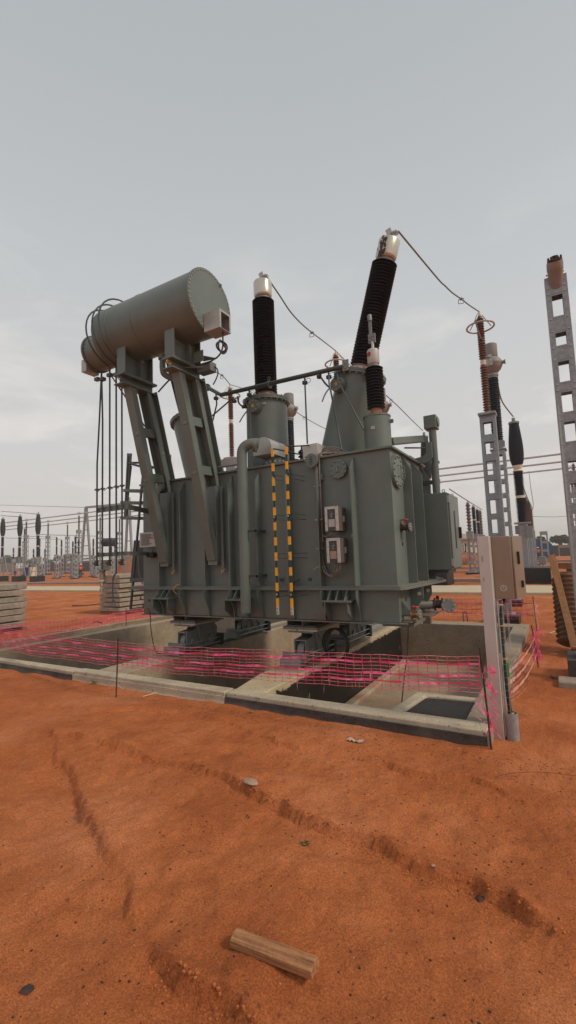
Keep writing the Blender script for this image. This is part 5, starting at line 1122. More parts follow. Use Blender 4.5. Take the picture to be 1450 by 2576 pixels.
# smaller disconnectors and supports of the left yard
small = None
def small_post(b, zs_, zt_, lab, mt='silicone_far', r=.15, dbl=True, grp='short dark insulator posts of the left yard', w_=.5):
    return post_insulator(b, zs_, zt_, lab, w_=w_, near=False, ring=False, r=r, n=8, zb=.12, double=dbl, mt=mt, group=grp, name='insulator_post')
sp = [('L', 548, 770, 600, 37, 'slim dark post left of the flat green roof'), ('L', 595, 780, 625, 41, 'dark post in front of the flat green roof'), ('L', 705, 760, 640, 40, 'dark post just left of the orange vested worker'), ('L', 728, 760, 590, 35.5, 'tallest slim dark post above the orange vested worker'), ('L', 760, 770, 620, 41, 'dark post behind the orange vested worker'),
      ('L', 903, 780, 615, 41, 'dark post right of the left gantry'), ('L', 937, 780, 600, 38, 'dark post behind the first rack pipe'), ('L', 1077, 770, 610, 41, 'dark post under the coiled black switch drum'), ('L', 1112, 770, 660, 45, 'dark post behind the fourth rack pipe'), ('L', 383, 795, 615, 50, 'dark post behind the breaker pole nearest the transformer'),
      ('L', 325, 800, 715, 58, 'short far dark post left of the nearest breaker pole'), ('L', 436, 800, 715, 58, 'short far dark post at the red cladding'), ('L', 130, 810, 705, 60, 'short far dark post behind the middle breaker pole'), ('L', 238, 640, 520, 50, 'far dark post left of the busbar support')]
for k, px_, ys_, yt_, Yd, lab in sp:
    ref = hit(k, px_, ys_, 'Y', Yd); b = (ref.x, Yd); small_post(b, ref.z, zat(k, px_, yt_, b), lab, r=.13*Yd/38, w_=.42*Yd/38)
m = MB(); p = hit('L', 1000, 650, 'Y', 40); q = hit('L', 1115, 648, 'Y', 40); m.lathe(sheds(0, (q-p).length, .28, .55, 6), p, q-p, 14); tag(m.build('capacitor_drum', 'silicone_far'), 'horizontal ribbed black drum between the rack pipes', 'switch drum')
# wires of the left yard
def thinwire(pts, lab, r=.03):
    m = MB(); m.tube(pts, r, 5); tag(m.build('overhead_wire', 'bare_cable'), lab, 'wire', 'thin overhead wires')
zz = [hit('L', *p_) for p_ in ()]
thinwire([hit('L', 15, 350, 'Y', 31), hit('L', 200, 362, 'Y', 31), hit('L', 362, 376, 'Y', 30.5)], 'upper wire ending on the nearest breaker pole', .035)
thinwire([hit('L', 10, 390, 'Y', 31), hit('L', 185, 403, 'Y', 31)], 'lower wire ending on the middle breaker pole', .035)
thinwire([hit('L', 385, 573, 'Y', 31), hit('L', 560, 580, 'Y', 33), hit('L', 725, 583, 'Y', 35.5), hit('L', 940, 590, 'Y', 38)], 'wire joining the dark posts below the busbars', .035)
thinwire([hit('L', 50, 607, 'Y', 31), hit('L', 300, 612, 'Y', 35), hit('L', 590, 622, 'Y', 41)], 'wire at half height behind the breaker trio', .03)
thinwire([hit('L', 205, 590, 'Y', 31), hit('L', 400, 595, 'Y', 34), hit('L', 548, 600, 'Y', 37)], 'second wire at half height behind the breaker trio', .03)
thinwire([hit('L', -20, 288, 'Y', 70), hit('L', 400, 300, 'Y', 64), hit('L', 835, 312, 'Y', 58)], 'long thin earth wire reaching the left gantry top', .05)
thinwire([hit('H', 950, 760, 'Y', 120), hit('H', 1200, 765, 'Y', 120), hit('H', 1340, 755, 'Y', 120)], 'faint distant wire above the far right trees', .05)
# gantry
def gantry():
    t = thing('gantry', tuple(hit('L', 1020, 950, 'Y', 54)), 'galvanised steel gantry of two A frames behind the rack pipes', 'gantry')
    def af(x0, x1, xt, yb, yt, Yd):
        a = hit('L', x0, yb, 'Y', Yd); b = hit('L', x1, yb, 'Y', Yd); c = hit('L', xt, yt, 'Y', Yd)
        a.z = 0; b.z = 0
        m = MB(); m.bar(a, c-V3((.1, 0, 0)), .32, .32, (0, 1, 0)); m.bar(b, c+V3((.1, 0, 0)), .32, .32, (0, 1, 0))
        for f in (.18, .42, .66): m.bar(lerp(a, c, f), lerp(b, c, f), .14, .14, (0, 1, 0))
        m.build('a_frame', 'galv_far', t); return c
    c1 = af(780, 885, 833, 950, 312, 54); c2 = af(1207, 1285, 1245, 940, 215, 54)
    m = MB(); m.bar(c1, V3(hit('L', 1400, 260, 'Y', 54)), .35, .35); m.build('cross_beam', 'galv_far', t)
gantry()
# yard at the right: slim supports and their posts
rr = [('H', 228, 930, 600, 33.9, 'porcelain_far', .17, False, 'slim brown post on a lattice support left of the cabinet'), ('H', 290, 960, 640, 36.5, 'silicone_far', .17, True, 'first of two black posts left of the near lattice column'), ('H', 334, 970, 675, 39, 'silicone_far', .17, True, 'second of two black posts left of the near lattice column'), ('H', 366, 970, 690, 42, 'porcelain_far', .15, False, 'post peeping left of the near lattice column')]
for k, px_, ys_, yt_, Yd, mt_, r_, db, lab in rr:
    ref = hit(k, px_, ys_, 'Y', Yd); small_post((ref.x, Yd), ref.z, zat(k, px_, yt_, (ref.x, Yd)), lab, mt_, r_, db, grp='insulator posts of the right yard', w_=.42)
rr2 = [(830, 830, 385, 27.5, .2), (880, 880, 530, 31.5, .2), (908, 900, 575, 36, .21), (925, 910, 600, 41, .22), (940, 925, 665, 46, .22)]
for i, (px_, ys_, yt_, Yd, r_) in enumerate(rr2):
    ref = hit('H', px_, ys_, 'Y', Yd); b = (ref.x, Yd)
    t = post_insulator(b, ref.z, zat('H', px_, yt_, b), ('nearest brown insulator in the row right of the black breaker pole', 'second brown insulator in the receding row', 'third brown insulator in the receding row', 'fourth brown insulator in the receding row', 'farthest brown insulator in the receding row')[i], w_=.45, near=False, ring=False, r=r_, n=26, zb=.2, double=False, group='receding row of brown insulators', name='insulator_post', sup_mt='galv')
conductor([hit('H', 765, 290, 'Y', 25), hit('H', 830, 400, 'Y', 27.5), hit('H', 880, 530, 'Y', 31.5), hit('H', 945, 670, 'Y', 46)], 'conductor running along the tops of the receding row', .03)
conductor([hit('H', -5, 445, 'Y', 25), hit('H', 110, 520, 'Y', 29), hit('H', 220, 590, 'Y', 33.9), hit('H', 366, 680, 'Y', 42)], 'conductor sloping down right of the control cabinet', .03)
# slim galvanised column of the far right yard and grey service box
p = hit('H', 1070, 930, 'Y', 70); m = MB(); lattice(m, p.x, 70, 0, p.z, .9, .9, pitch=1.1); tag(m.build('lattice_post', 'galv_far'), 'slim far lattice post in front of the far right trees', 'lattice post')
for x0, x1, y0, y1, Yd, mt_, nm, lab, cat in ((1022, 1095, 1215, 1310, 46, 'ct_grey', 'service_box', 'grey box on legs right of the receding row', 'service box'), (750, 832, 860, 960, 26, 'ct_grey', 'service_box', 'grey mechanism box on the black breaker pole', 'service box')):
    a_ = hit('H', x0, y1, 'Y', Yd); b_ = hit('H', x1, y0, 'Y', Yd); t = thing(nm, (a_.x, Yd, 0), lab, cat); m = MB(); m.box(a_.x, b_.x, Yd, Yd+.5, a_.z, b_.z); m.build('box', mt_, t, bevel=.02)
    if Yd > 30:
        m = MB(); m.box(a_.x+.2, a_.x+.35, Yd+.2, Yd+.35, 0, a_.z); m.build('leg', 'galv_far', t)

# ------------------------------------------------------------------ near right: tall column with wrapped bushing
cx0, cx1, cyf, cyb = .133, .385, 6.7, 6.86
cxm = (cx0+cx1)/2; cym = (cyf+cyb)/2
wn = [(b_, a_) for a_, b_ in [(zat('D', 1240+ (y0-500)*.11, y0, (cxm, cyf)), zat('D', 1240+(y1-500)*.11, y1, (cxm, cyf))) for y0, y1 in ((520, 735), (910, 1040), (1210, 1420), (1530, 1735), (1840, 2045))]]
wn += [(b_, a_) for a_, b_ in [(zat('H', 1400, y0, (cxm, cyf)), zat('H', 1400, y1, (cxm, cyf))) for y0, y1 in ((120, 235), (380, 600), (720, 900))]]
zl = min(a for a, b in wn)
z = zl-.14
while z-.28 > .4: wn.append((z-.28, z)); z -= .42
tc_ = thing('lattice_column', (cxm, cym, 0), 'tall near galvanised lattice column at the right edge with a wrapped cylinder on top', 'lattice column')
ztop = zat('D', 1230, 320, (cxm, cyf))
wn.append((zat('D', 1250, 405, (cxm, cyf)), ztop+.001))
m = MB(); lattice(m, cxm, cym, .30, ztop, cx1-cx0, cyb-cyf, wn, leg=.066, plate=.005); m.build('column_frame', 'galv', tc_)
m = MB()
for a_, b_ in wn:
    for zz_ in (a_-.025, b_+.025):
        for f in (.37, .5, .63): m.lathe([(.009, 0), (.009, .002)], (cx0+(cx1-cx0)*f, cyf+.0055, zz_), (0, -1, 0), 8)
    for f in (.25, .75):
        for xx in (cx0+.04, cx1-.04): m.lathe([(.009, 0), (.009, .0015)], (xx, cyf, a_+(b_-a_)*f), (0, -1, 0), 8)
m.build('punched_holes', 'ct_grey', tc_)
m = MB(); bolts_on(m, cxm, cym, cx1-cx0, cyb-cyf, wn, .066); m.box(cx0+.012, cx0+.034, cyf-.006, cyf-.001, .3, 3.4); m.build('column_bolts', 'steel', tc_)
m = MB(); m.box(cx0-.04, cx1+.06, cyf-.05, cyb+.05, .26, .30); m.prism([(cx0-.03, cyf-.02, .30), (cx0, cyf-.02, .30), (cx0, cyf-.02, .5)], (0, .01, 0)); m.build('foot_plate', 'galv', tc_)
m = MB(); m.box(cx0-.14, cx1+.3, cyf-.15, cyb+.3, -.1, .26); m.build('foundation_block', 'curb_black', tc_, bevel=.01)
m = MB(); m.box(cx0-.25, cx1+.4, cyf-.45, cyf-.15, -.05, .07); tag(m.build('concrete_slab', 'slab', bevel=.012), 'thin pale slab lying at the foot of the tall near column', 'slab')
m = MB(); m.lathe([(.085, 0), (.088, .12), (.086, .26), (.094, .28), (.094, .36), (.088, .39)], (cxm+.0, cym+.03, ztop-.18), (.02, -.72, 1), 28); o = m.build('wrapped_bushing', 'wrap', tc_)
m = MB(); a_ = V3((.02, -.72, 1)).normalized(); c = V3((cxm+.0, cym+.03, ztop-.18))+a_*.392; m.lathe([(.085, 0), (.085, .02), (.03, .03), (.03, .06)], c, a_, 24); m.bolts(c+a_*.02, a_, .07, 6, .012, .03); m.build('bushing_top', 'brown_iron', o)

# marshalling box on its post by the pit corner
t = thing('marshalling_box_post', (-.55, 4.36, 0), 'pinkish white post carrying a brown steel cabinet at the pit corner', 'cabinet post')
m = MB(); m.box(-.603, -.512, 4.36, 4.366, -.1, 1.722); m.box(-.603, -.597, 4.366, 4.50, -.1, 1.722); m.box(-.518, -.512, 4.366, 4.50, -.1, 1.722); m.build('post', 'post_white', t, bevel=.0015)
m = MB()
for z, h_ in ((1.50, .05), (1.33, .035)): m.box(-.577, -.573, 4.358, 4.3598, z, z+h_)
m.build('rust_scratch', 'brown_iron', t)
bx0, bx1, bz0, bz1 = -.515, -.352, 1.168, 1.718
m = MB(); m.box(bx0+.004, bx1, 4.50, 4.80, bz0, bz1); cbx = m.build('cabinet', 'bronze_box', t, bevel=.006)
m = MB(); m.obox((bx1+.006, 4.505, bz0), (.012, 0, 0), (.055, .29, 0), (0, 0, bz1-bz0)); m.build('cabinet_door', 'bronze_box', cbx, bevel=.003)
m = MB(); m.box(bx1+.045, bx1+.068, 4.66, 4.69, bz0+.09, bz0+.15); m.build('door_lock', 'black', cbx)
m = MB(); m.box(bx1+.028, bx1+.03, 4.60, 4.68, bz1-.12, bz1-.04); m.build('warning_label', 'yellow', cbx)
m = MB(); m.box(bx1+.04, bx1+.055, 4.60, 4.64, bz1-.25, bz1-.14); m.build('door_window', 'black', cbx)
for z in (bz0+.005, bz1-.04):
    m = MB(); m.box(bx0-.003, bx0+.004, 4.485, 4.50, z, z+.035); m.build('mounting_tab', 'steel', cbx)
# round white emblem: a circle with three spokes
c = V3((-.437, 4.499, 1.262)); m = MB(); m.lathe([(.027, 0), (.027, .002)], c, (0, -1, 0), 28); em = m.build('round_emblem', 'white_label', cbx)
m = MB(); m.lathe([(.020, 0), (.020, .0008)], c+V3((0, -.002, 0)), (0, -1, 0), 24); m.build('emblem_disc', 'ct_tan', em)
m = MB()
for q in (90, 210, 330): m.bar(c+V3((0, -.0032, 0)), c+V3((.020*math.cos(R(q)), -.0032, .020*math.sin(R(q)))), .004, .0006, (0, 1, 0))
m.build('emblem_spokes', 'white_label', em)
# cable tray of welded wire with cables down the post
m = MB()
for x in (-.497, -.455):
    for y in (4.44, 4.50): m.cyl((x, y, .15), (x, y, bz0-.01), .0022, 5)
for i in range(19):
    z = .18+i*.055; m.tube([(-.497, 4.50, z), (-.497, 4.44, z), (-.455, 4.44, z), (-.455, 4.50, z)], .0018, 4)
m.build('wire_tray', 'steel', t)
for k, (x, mt_) in enumerate(((-.482, 'rubber'), (-.47, 'pipe_paint'))):
    m = MB(); m.tube(smooth_path([(x+.03, 4.6, bz0), (x+.02, 4.50, bz0-.06), (x, 4.47, .95), (x+.003, 4.47, .5), (x+.025, 4.46, .12)]), .013 if k == 0 else .008, 7); m.build('cable', mt_, t)
m = MB(); m.tube([(-.49, 4.43, bz0-.01), (-.488, 4.43, .2)], .008, 6); m.build('cable', 'galv', t)
for z in (.94, .66, .21, 1.12):
    m = MB(); m.ring((-.472+(.02 if z < .5 else 0), 4.47, z), (0, 0, 1), .016, .007, 12, 6); m.build('yellow_clip', 'yellow', t)
m = MB(); m.box(-.452, -.438, 4.42, 4.43, .52, .64); m.build('green_tag', 'green_tag', t)
m = MB(); m.tube([(-.43, 4.55, bz0), (-.425, 4.50, .6), (-.43, 4.46, .12)], .002, 4); m.tube([(-.42, 4.55, bz0), (-.418, 4.52, .7)], .002, 4); m.build('loose_wire', 'steel', t)
m = MB(); m.lathe([(.052, -.1), (.052, .225), (.048, .225), (.048, .1), (.001, .1)], (-.452, 4.44, 0), (0, 0, 1), 28); tag(m.build('conduit_sleeve', 'galv'), 'short grey steel pipe sleeve standing at the foot of the pinkish post', 'pipe')

# ------------------------------------------------------------------ barrier nets on steel rods
def rod(p, z1, lean, lab, r=.008):
    m = MB(); a = V3((p[0], p[1], -.08)); b = V3((p[0]+lean[0], p[1]+lean[1], z1)); m.tube([a, lerp(a, b, .4)+V3((.003, 0, 0)), b], r, 7); o = m.build('steel_rod', 'rebar', loc=(p[0], p[1], 0)); tag(o, lab, 'rod', 'rusty steel rods holding the pink net'); return b
rod((-4.73, 3.90), .70, (.04, 0), 'rusty rod in front of the left pit curb, holding the pink net')
rod((-.586, 4.145), .80, (-.035, .02), 'leaning rusty rod at the near right pit corner')
rod((-9.42, 8.08), .50, (0, 0), 'thin rusty rod on the left pit wall before the slab stack')
rod((-.345, 7.18), .55, (-.05, .1), 'rusty rod right of the pit with bunched pink net')
rod((-.47, 10.27), .66, (-.03, .2), 'rusty rod at the far right corner of the pit net')
def net(pts_top, drop, lab, nb=9, thick=(2, 5, 7), cell=.078, tw=.009, seedv=1, pale=False, thin=.0023, coarse=1):
    """extruded barrier mesh: horizontal bands and vertical strands following a rope line"""
    rr_ = random.Random(seedv)
    P = []
    for i in range(len(pts_top)-1):
        n = max(2, int((V3(pts_top[i+1])-V3(pts_top[i])).length/(cell*coarse))); P += [(lerp(pts_top[i], pts_top[i+1], k/n), drop[i]*(1-k/n)+drop[i+1]*k/n) for k in range(n)]
    P.append((V3(pts_top[-1]), drop[-1]))
    t = thing('barrier_net', P[len(P)//2][0], lab, 'barrier net', 'pink plastic barrier net round the pit')
    ph = rr_.random()*6
    def pt(i, f):
        p, d = P[i]; q = p-Vector((0, 0, d*f)); nn = .006*math.sin(i*.31+f*2+ph)+.003*math.sin(i*.9+f*5)
        return q+Vector((nn*.4, nn, .004*math.sin(i*1.3+f*3+ph)))
    th = MB(); tn = MB(); ts = MB()
    for b in range(nb+1):
        f = b/nb; line = [pt(i, f) for i in range(len(P))]
        if b in thick:
            for i in range(len(line)-1):
                a, c = line[i], line[i+1]; w1_ = tw*(1+.25*math.sin(i*1.7+b)); tilt = .006*math.sin(i*.8+b)
                th.add([a+V3((0, tilt, -w1_)), c+V3((0, tilt, -w1_)), c+V3((0, -tilt, w1_)), a+V3((0, -tilt, w1_))], [(0, 1, 2, 3)])
        else: (tn).tube(line, thin, 4)
    for i in range(0, len(P)):
        ts.tube([pt(i, b/nb) for b in range(nb+1)], thin*1.05, 4)
        for b in range(nb+1):
            c = pt(i, b/nb); s_ = thin*3.2
            if thin > .002: ts.add([c+V3((-s_, -.003, 0)), c+V3((0, -.003, -s_)), c+V3((s_, -.003, 0)), c+V3((0, -.003, s_))], [(0, 1, 2, 3)])
    th.build('thick_bands', 'pink_pale' if pale else 'pink', t, smooth=0); tn.build('thin_bands', 'pink_pale' if pale else 'pink_light', t, smooth=0); ts.build('cross_strands', 'pink_thin', t, smooth=0)
    return t
net([(-4.70, 3.90, .655), (-3.8, 3.92, .655), (-3.0, 3.94, .68), (-2.07, 3.97, .705), (-1.2, 4.05, .715), (-.63, 4.12, .735)], [.285, .29, .29, .29, .285, .28], 'pink barrier net stretched along the front of the pit, right of the rod', seedv=2)
net([(-4.70, 3.90, .655), (-5.9, 4.05, .64), (-7.0, 4.22, .60), (-8.2, 4.5, .58), (-9.3, 4.85, .54)], [.285, .31, .33, .35, .34], 'pink barrier net along the pit front, left of the rod', seedv=4)
net([(-9.3, 4.85, .54), (-9.38, 6.5, .42), (-9.42, 8.08, .42), (-9.3, 9.9, .42), (-9.2, 10.6, .45)], [.34, .30, .24, .26, .28], 'pink barrier net along the left side wall of the pit', seedv=6, thick=(1, 4, 7), cell=.09)
net([(-9.2, 10.6, .45), (-6, 10.75, .5), (-3.2, 10.8, .58), (-2.0, 10.75, .55), (-.52, 10.45, .60)], [.3, .3, .36, .38, .40], 'pink barrier net behind the pit', seedv=8, cell=.1)
a0 = G('Q', 1140, 372, 0); tp = V3((-.40, 7.27, .50))
# gathered net falling from the right rod to the sleeve pipe
tng = thing('barrier_net', (-.42, 6, 0), 'gathered pale pink net strips fanning from the right rod to the grey pipe sleeve', 'barrier net', 'pink plastic barrier net round the pit')
endp = [(-.45, 4.52, z) for z in (.62, .585, .545, .50, .455, .41, .37, .33, .30)]
for i in range(9):
    f = i/8; a_ = tp+V3((.02+.03*f, -.10*f, -.02-.40*f)); b_ = V3(endp[i])
    P = sag(a_, b_, .03+.05*f, 16); m = MB(); w_ = .016 if i in (2, 4, 6) else .0045
    for j in range(len(P)-1):
        s_ = w_*(1+.3*math.sin(j*2+i)); m.add([P[j]+V3((0, 0, -s_)), P[j+1]+V3((0, 0, -s_)), P[j+1]+V3((.004, 0, s_)), P[j]+V3((.004, 0, s_))], [(0, 1, 2, 3)])
    m.build('net_strip', 'pink_pale', tng, smooth=0)
def bunch(c, h, r, n, lab, seedv, mtl='pink'):
    rr_ = random.Random(seedv); m = MB()
    for i in range(n):
        z = c[2]+h*rr_.random(); q = rr_.random()*6.28; p = V3((c[0]+r*.5*math.cos(q), c[1]+r*.5*math.sin(q), z))
        pts = [p]
        for k in range(4): pts.append(pts[-1]+V3((rr_.uniform(-r, r)*.45, rr_.uniform(-r, r)*.45, rr_.uniform(-.045, .0))))
        pts = smooth_path(pts, 4); w_ = rr_.choice((.003, .003, .009)); 
        for j in range(len(pts)-1): m.add([pts[j]+V3((0, 0, -w_)), pts[j+1]+V3((0, 0, -w_)), pts[j+1]+V3((w_*.6, w_*.6, w_)), pts[j]+V3((w_*.6, w_*.6, w_))], [(0, 1, 2, 3)])
    o = m.build('net_bunch', mtl, smooth=0); tag(o, lab, 'barrier net', 'pink plastic barrier net round the pit')
bunch((-.57, 4.16, .18), .52, .055, 46, 'crumpled end of the pink net wrapped on the leaning rod', 5)
bunch((-.66, 4.2, .22), .2, .07, 14, 'pale loose net loops beside the leaning rod', 6, 'pink_pale')
bunch((-.36, 7.22, .12), .42, .07, 60, 'red pink bunch of net on the right rod', 9)
bunch((-.46, 10.3, .1), .5, .04, 22, 'loose net strips on the far right rod', 12, 'pink_pale')

# hanging coil and cables at the bogies
m = MB()
for k in range(7): m.ring((-2.62+.006*k, 5.62+.01*k, .45+.004*math.sin(k*2)), (.25+.03*k, 1, .05*math.sin(k)), .20+.007*math.sin(k*3), .0075, 40, 6)
tag(m.build('cable_coil', 'rubber'), 'coiled black cable hanging over the beam edge by the right bogie', 'cable coil')
def cable(pts, lab, r=.007, mt_='rubber'):
    m = MB(); m.tube(smooth_path(pts, 6), r, 6); return tag(m.build('cable', mt_), lab, 'cable', 'loose black cables')
cable([(-5.88, 5.46, .86), (-5.72, 5.38, .80), (-5.66, 5.35, .5), (-5.62, 5.4, .2), (-5.6, 5.5, .15)], 'black cable hanging from the left lower corner of the tank')
cable([hit('O', 1128, 480, 'Y', 7.0), hit('O', 1122, 700, 'Y', 6.6), hit('O', 1100, 860, 'Y', 6.2), V3(hit('O', 1078, 1080, 'Y', 5.1))], 'black cable hanging down the right pit cell')
cable([G('Q', 640, 330, .13), G('Q', 640, 305, .13)+V3((0, 0, .1)), G('Q', 660, 303, .13)+V3((0, 0, .1)), G('Q', 668, 330, .13)], 'small loop of wire standing on the rear pit wall', .012)
m = MB()
for k in range(9):
    x = -3.05-.045*k; m.cyl((x, 8.0, RZ+.05), (x-.02, 9.75, RZ+.05), .003, 5)
for k in range(30): m.tube([(-3.02, 8.0+.06*k, RZ+.10), (-3.02, 8.0+.06*k, RZ+.05), (-3.45, 8.0+.06*k, RZ+.05), (-3.45, 8.0+.06*k, RZ+.10)], .0028, 4)
tag(m.build('wire_cable_tray', 'steel'), 'welded wire cable tray lying on the right rail beam behind the bogies', 'cable tray')
# ------------------------------------------------------------------ slab stacks
def slab_stack(x0, x1, y0, y1, layers, h, lab, seed_, vis):
    rr_ = random.Random(seed_); z = .10
    m = MB()
    for yy in np.linspace(y0+.1, y1-.1, 3): m.box(x0-.05, x1+.12, yy-.05, yy+.05, 0.005, .09)
    tag(m.build('pallet', 'wood'), f'weathered wooden pallet under the {lab}', 'pallet')
    ords = ['bottom', 'second', 'third', 'fourth', 'fifth', 'sixth', 'seventh', 'eighth', 'ninth', 'tenth']
    for i in range(layers):
        hh = h*rr_.uniform(.76, .90); ym = (y0+y1)/2+rr_.uniform(-.12, .12)
        parts = [(y0, ym-.012, 'near'), (ym+.012, y1, 'far')] if i % 2 == 0 else [(y0, y1, 'full length')]
        for a, b, w_ in parts:
            j = [rr_.uniform(-.06, .05) for _ in range(4)]; m = MB(); m.prism([(x0+j[0], a+abs(j[2])*.3, z), (x1+j[1], a+abs(j[3])*.3, z), (x1+j[1]*.6, b+j[2], z), (x0+j[3], b+j[3], z)], (0, 0, hh))
            wobble(m, .006, i*7+seed_); o = m.build('concrete_slab', 'slab', bevel=.014)
            nm = 'top' if i == layers-1 else ords[i]+(' from the bottom' if i else '')
            tag(o, f'{w_} grey concrete slab, {nm} layer of the {lab}', 'slab', 'stacked grey concrete slabs')
        z += h
    return z
slab_stack(-13.3, -11.95, 4.9, 7.05, 7, .158, 'left edge stack', 3, None)
slab_stack(-12.95, -12.05, 10.05, 11.9, 8, .148, 'stack beside the ladder', 8, None)
m = MB(); m.cyl((-11.5, 12.1, .55), (-10.6, 12.1, .55), .09, 14); tag(m.build('red_pipe', 'red_pipe'), 'bright red pipe end showing left of the tank skirt', 'pipe')

# ------------------------------------------------------------------ packing crate and ribbed insulator at the right edge
def w(x, y, Y_): return hit('W', x, y, 'Y', Y_)
t = thing('packing_crate', (.1, 8.2, 0), 'rust brown tilted packing frame at the right edge behind the near column', 'crate')
p = [w(560, 270, 8.6), w(935, 1790, 7.9)]; d = p[1]-p[0]
m = MB(); m.obox(p[0], d, V3((.10, .03, 0)), V3((0, .05, 0))); m.build('side_board', 'wood', t, bevel=.004)
m = MB(); q = w(665, 335, 9.1); q2 = w(905, 1650, 8.3); m.obox(q, q2-q, V3((.035, 0, 0)), V3((0, .05, 0))); m.build('side_board', 'wood', t, bevel=.004)
m = MB(); a_, b_, c_, e_ = w(560, 270, 8.6), w(665, 335, 9.1), w(905, 1650, 8.35), w(880, 1600, 8.0); m.prism([a_, b_, c_, e_], (0.0, .012, 0)); m.build('sheathing', 'wood', t)
m = MB(); m.obox(w(930, 1770, 7.85), (.55, 0, 0), (0, .5, 0), (0, 0, .03)); m.build('bottom_board', 'wood', t)
for y in (420, 560):
    m = MB(); a_ = w(700, y, 10.5); m.box(a_.x, a_.x+1.4, 10.5, 10.6, a_.z-.08, a_.z+.02); m.build('cross_board', 'wood', t, bevel=.003)
P0 = w(880, 640, 8.9); P1 = w(985, 1690, 8.4); ax_ = (P1-P0)
m = MB(); L_ = ax_.length; pr = []
for i in range(14):
    z = L_*i/14; dz = L_/14; pr += [(.20, z), (.20, z+dz*.3), (.238, z+dz*.5), (.242, z+dz*.56), (.235, z+dz*.64), (.20, z+dz*.95)]
m.lathe(pr, P0, ax_, 32)
tag(m.build('ribbed_hose', 'plaster_wall' if False else 'wrap_brown'), 'thick brown ribbed tube leaning in the packing crate', 'ribbed tube')
p = w(980, 1650, 8.2); m = MB(); m.box(p.x, p.x+.12, p.y-.1, p.y-.08, p.z-.05, p.z+.05); m.lathe([(.012, 0), (.012, .004)], (p.x+.03, p.y-.1, p.z), (0, -1, 0), 8); tag(m.build('white_plate', 'white_label'), 'small white bracket plate at the foot of the ribbed tube', 'plate')
a_ = G('W', 770, 440); m = MB(); m.lathe([(.9, 0), (.9, .08), (.4, .12), (.4, .7), (.9, .74), (.9, .82)], (a_.x+.5, 22.6, 0), (0, 0, 1), 24); tag(m.build('wooden_drum', 'wood'), 'rust brown wooden reel lying on its side beyond the crate', 'reel')
a_ = hit('W', 700, 1510, 'Z', 0); m = MB(); m.tube(smooth_path([G('W', 595, 1510, .01), G('W', 680, 1490, .01), G('W', 825, 1500, .01), G('W', 835, 1535, .01), G('W', 660, 1530, .01), G('W', 600, 1515, .01)]), .007, 5); tag(m.build('strap_loop', 'cream'), 'thin yellowish strap loop lying on the red earth at right', 'strap')

# ------------------------------------------------------------------ buildings, walls and trees beyond
def bld(name, k, x0, x1, yt, yb, Yd, depth, wall_m, lab, cat='building', roof=None, openings=(), rh=.4, over=.3):
    a_ = hit(k, x0, yb, 'Y', Yd); b_ = hit(k, x1, yt, 'Y', Yd)
    zb = min(0, a_.z)
    t = thing(name, ((a_.x+b_.x)/2, Yd, 0), lab, cat)
    m = MB(); m.box(a_.x, b_.x, Yd, Yd+depth, zb-.2, b_.z); m.build('wall', wall_m, t)
    if roof: m = MB(); m.prism([(a_.x-over, Yd-over, b_.z), (b_.x+over, Yd-over, b_.z), (b_.x+over, Yd+depth+over, b_.z+rh), (a_.x-over, Yd+depth+over, b_.z+rh)], (0, 0, .15)); m.build('roof', roof, t)
    for kind, ox0, ox1, oy0, oy1 in openings:
        p_ = hit(k, ox0, oy1, 'Y', Yd-.02); q_ = hit(k, ox1, oy0, 'Y', Yd-.02)
        m = MB(); m.box(p_.x, q_.x, Yd-.05, Yd+.02, max(p_.z, 0), q_.z); f = m.build(kind, 'door_dark' if kind == 'door' else 'window', t)
        m = MB(); w3 = .08; m.box(p_.x-w3, p_.x, Yd-.08, Yd, max(0, p_.z), q_.z+w3); m.box(q_.x, q_.x+w3, Yd-.08, Yd, max(0, p_.z), q_.z+w3); m.box(p_.x, q_.x, Yd-.08, Yd, q_.z, q_.z+w3); m.build('frame', 'helmet', f)
    return t
bld('site_building', 'H', 96, 232, 1020, 1320, 62, 9, 'plaster_wall', 'small cream rendered building right of the control cabinet', roof='plaster_wall', openings=(('door', 172, 190, 1065, 1225), ('window', 150, 162, 1080, 1150), ('door', 200, 214, 1105, 1200)), rh=.0, over=.5)
bld('upper_storey', 'H', 90, 190, 955, 1030, 78, 8, 'helmet', 'pale far building top above the cream rendered building')
m = MB(); rr_ = random.Random(4)
for i in range(6):
    a_ = hit('H', 140+i*22, 1290, 'Y', 57); m.lathe([(1.1, -.2), (1.05, .4), (.8, .9), (.3, 1.25+rr_.uniform(-.1, .15))], (a_.x, 57+rr_.uniform(-.4, .4), 0), (rr_.uniform(-.1, .1), 0, 1), 10)
wobble(m, .1, 5); tag(m.build('earth_mound', 'mud'), 'red earth mound heaped before the cream building', 'mound', kind=None)
a_ = hit('L', 1195, 930, 'Y', 60); b_ = hit('L', 1290, 840, 'Y', 60)
m = MB(); m.lathe([(4.2, -.2), (3.7, 1.2), (2.2, 3.0), (1.0, b_.z), (.3, b_.z+.3)], ((a_.x+b_.x)/2+1, 61, 0), (0, 0, 1), 18); wobble(m, .25, 9); tag(m.build('earth_mound', 'mud'), 'tall red earth mound left of the ladder', 'mound')
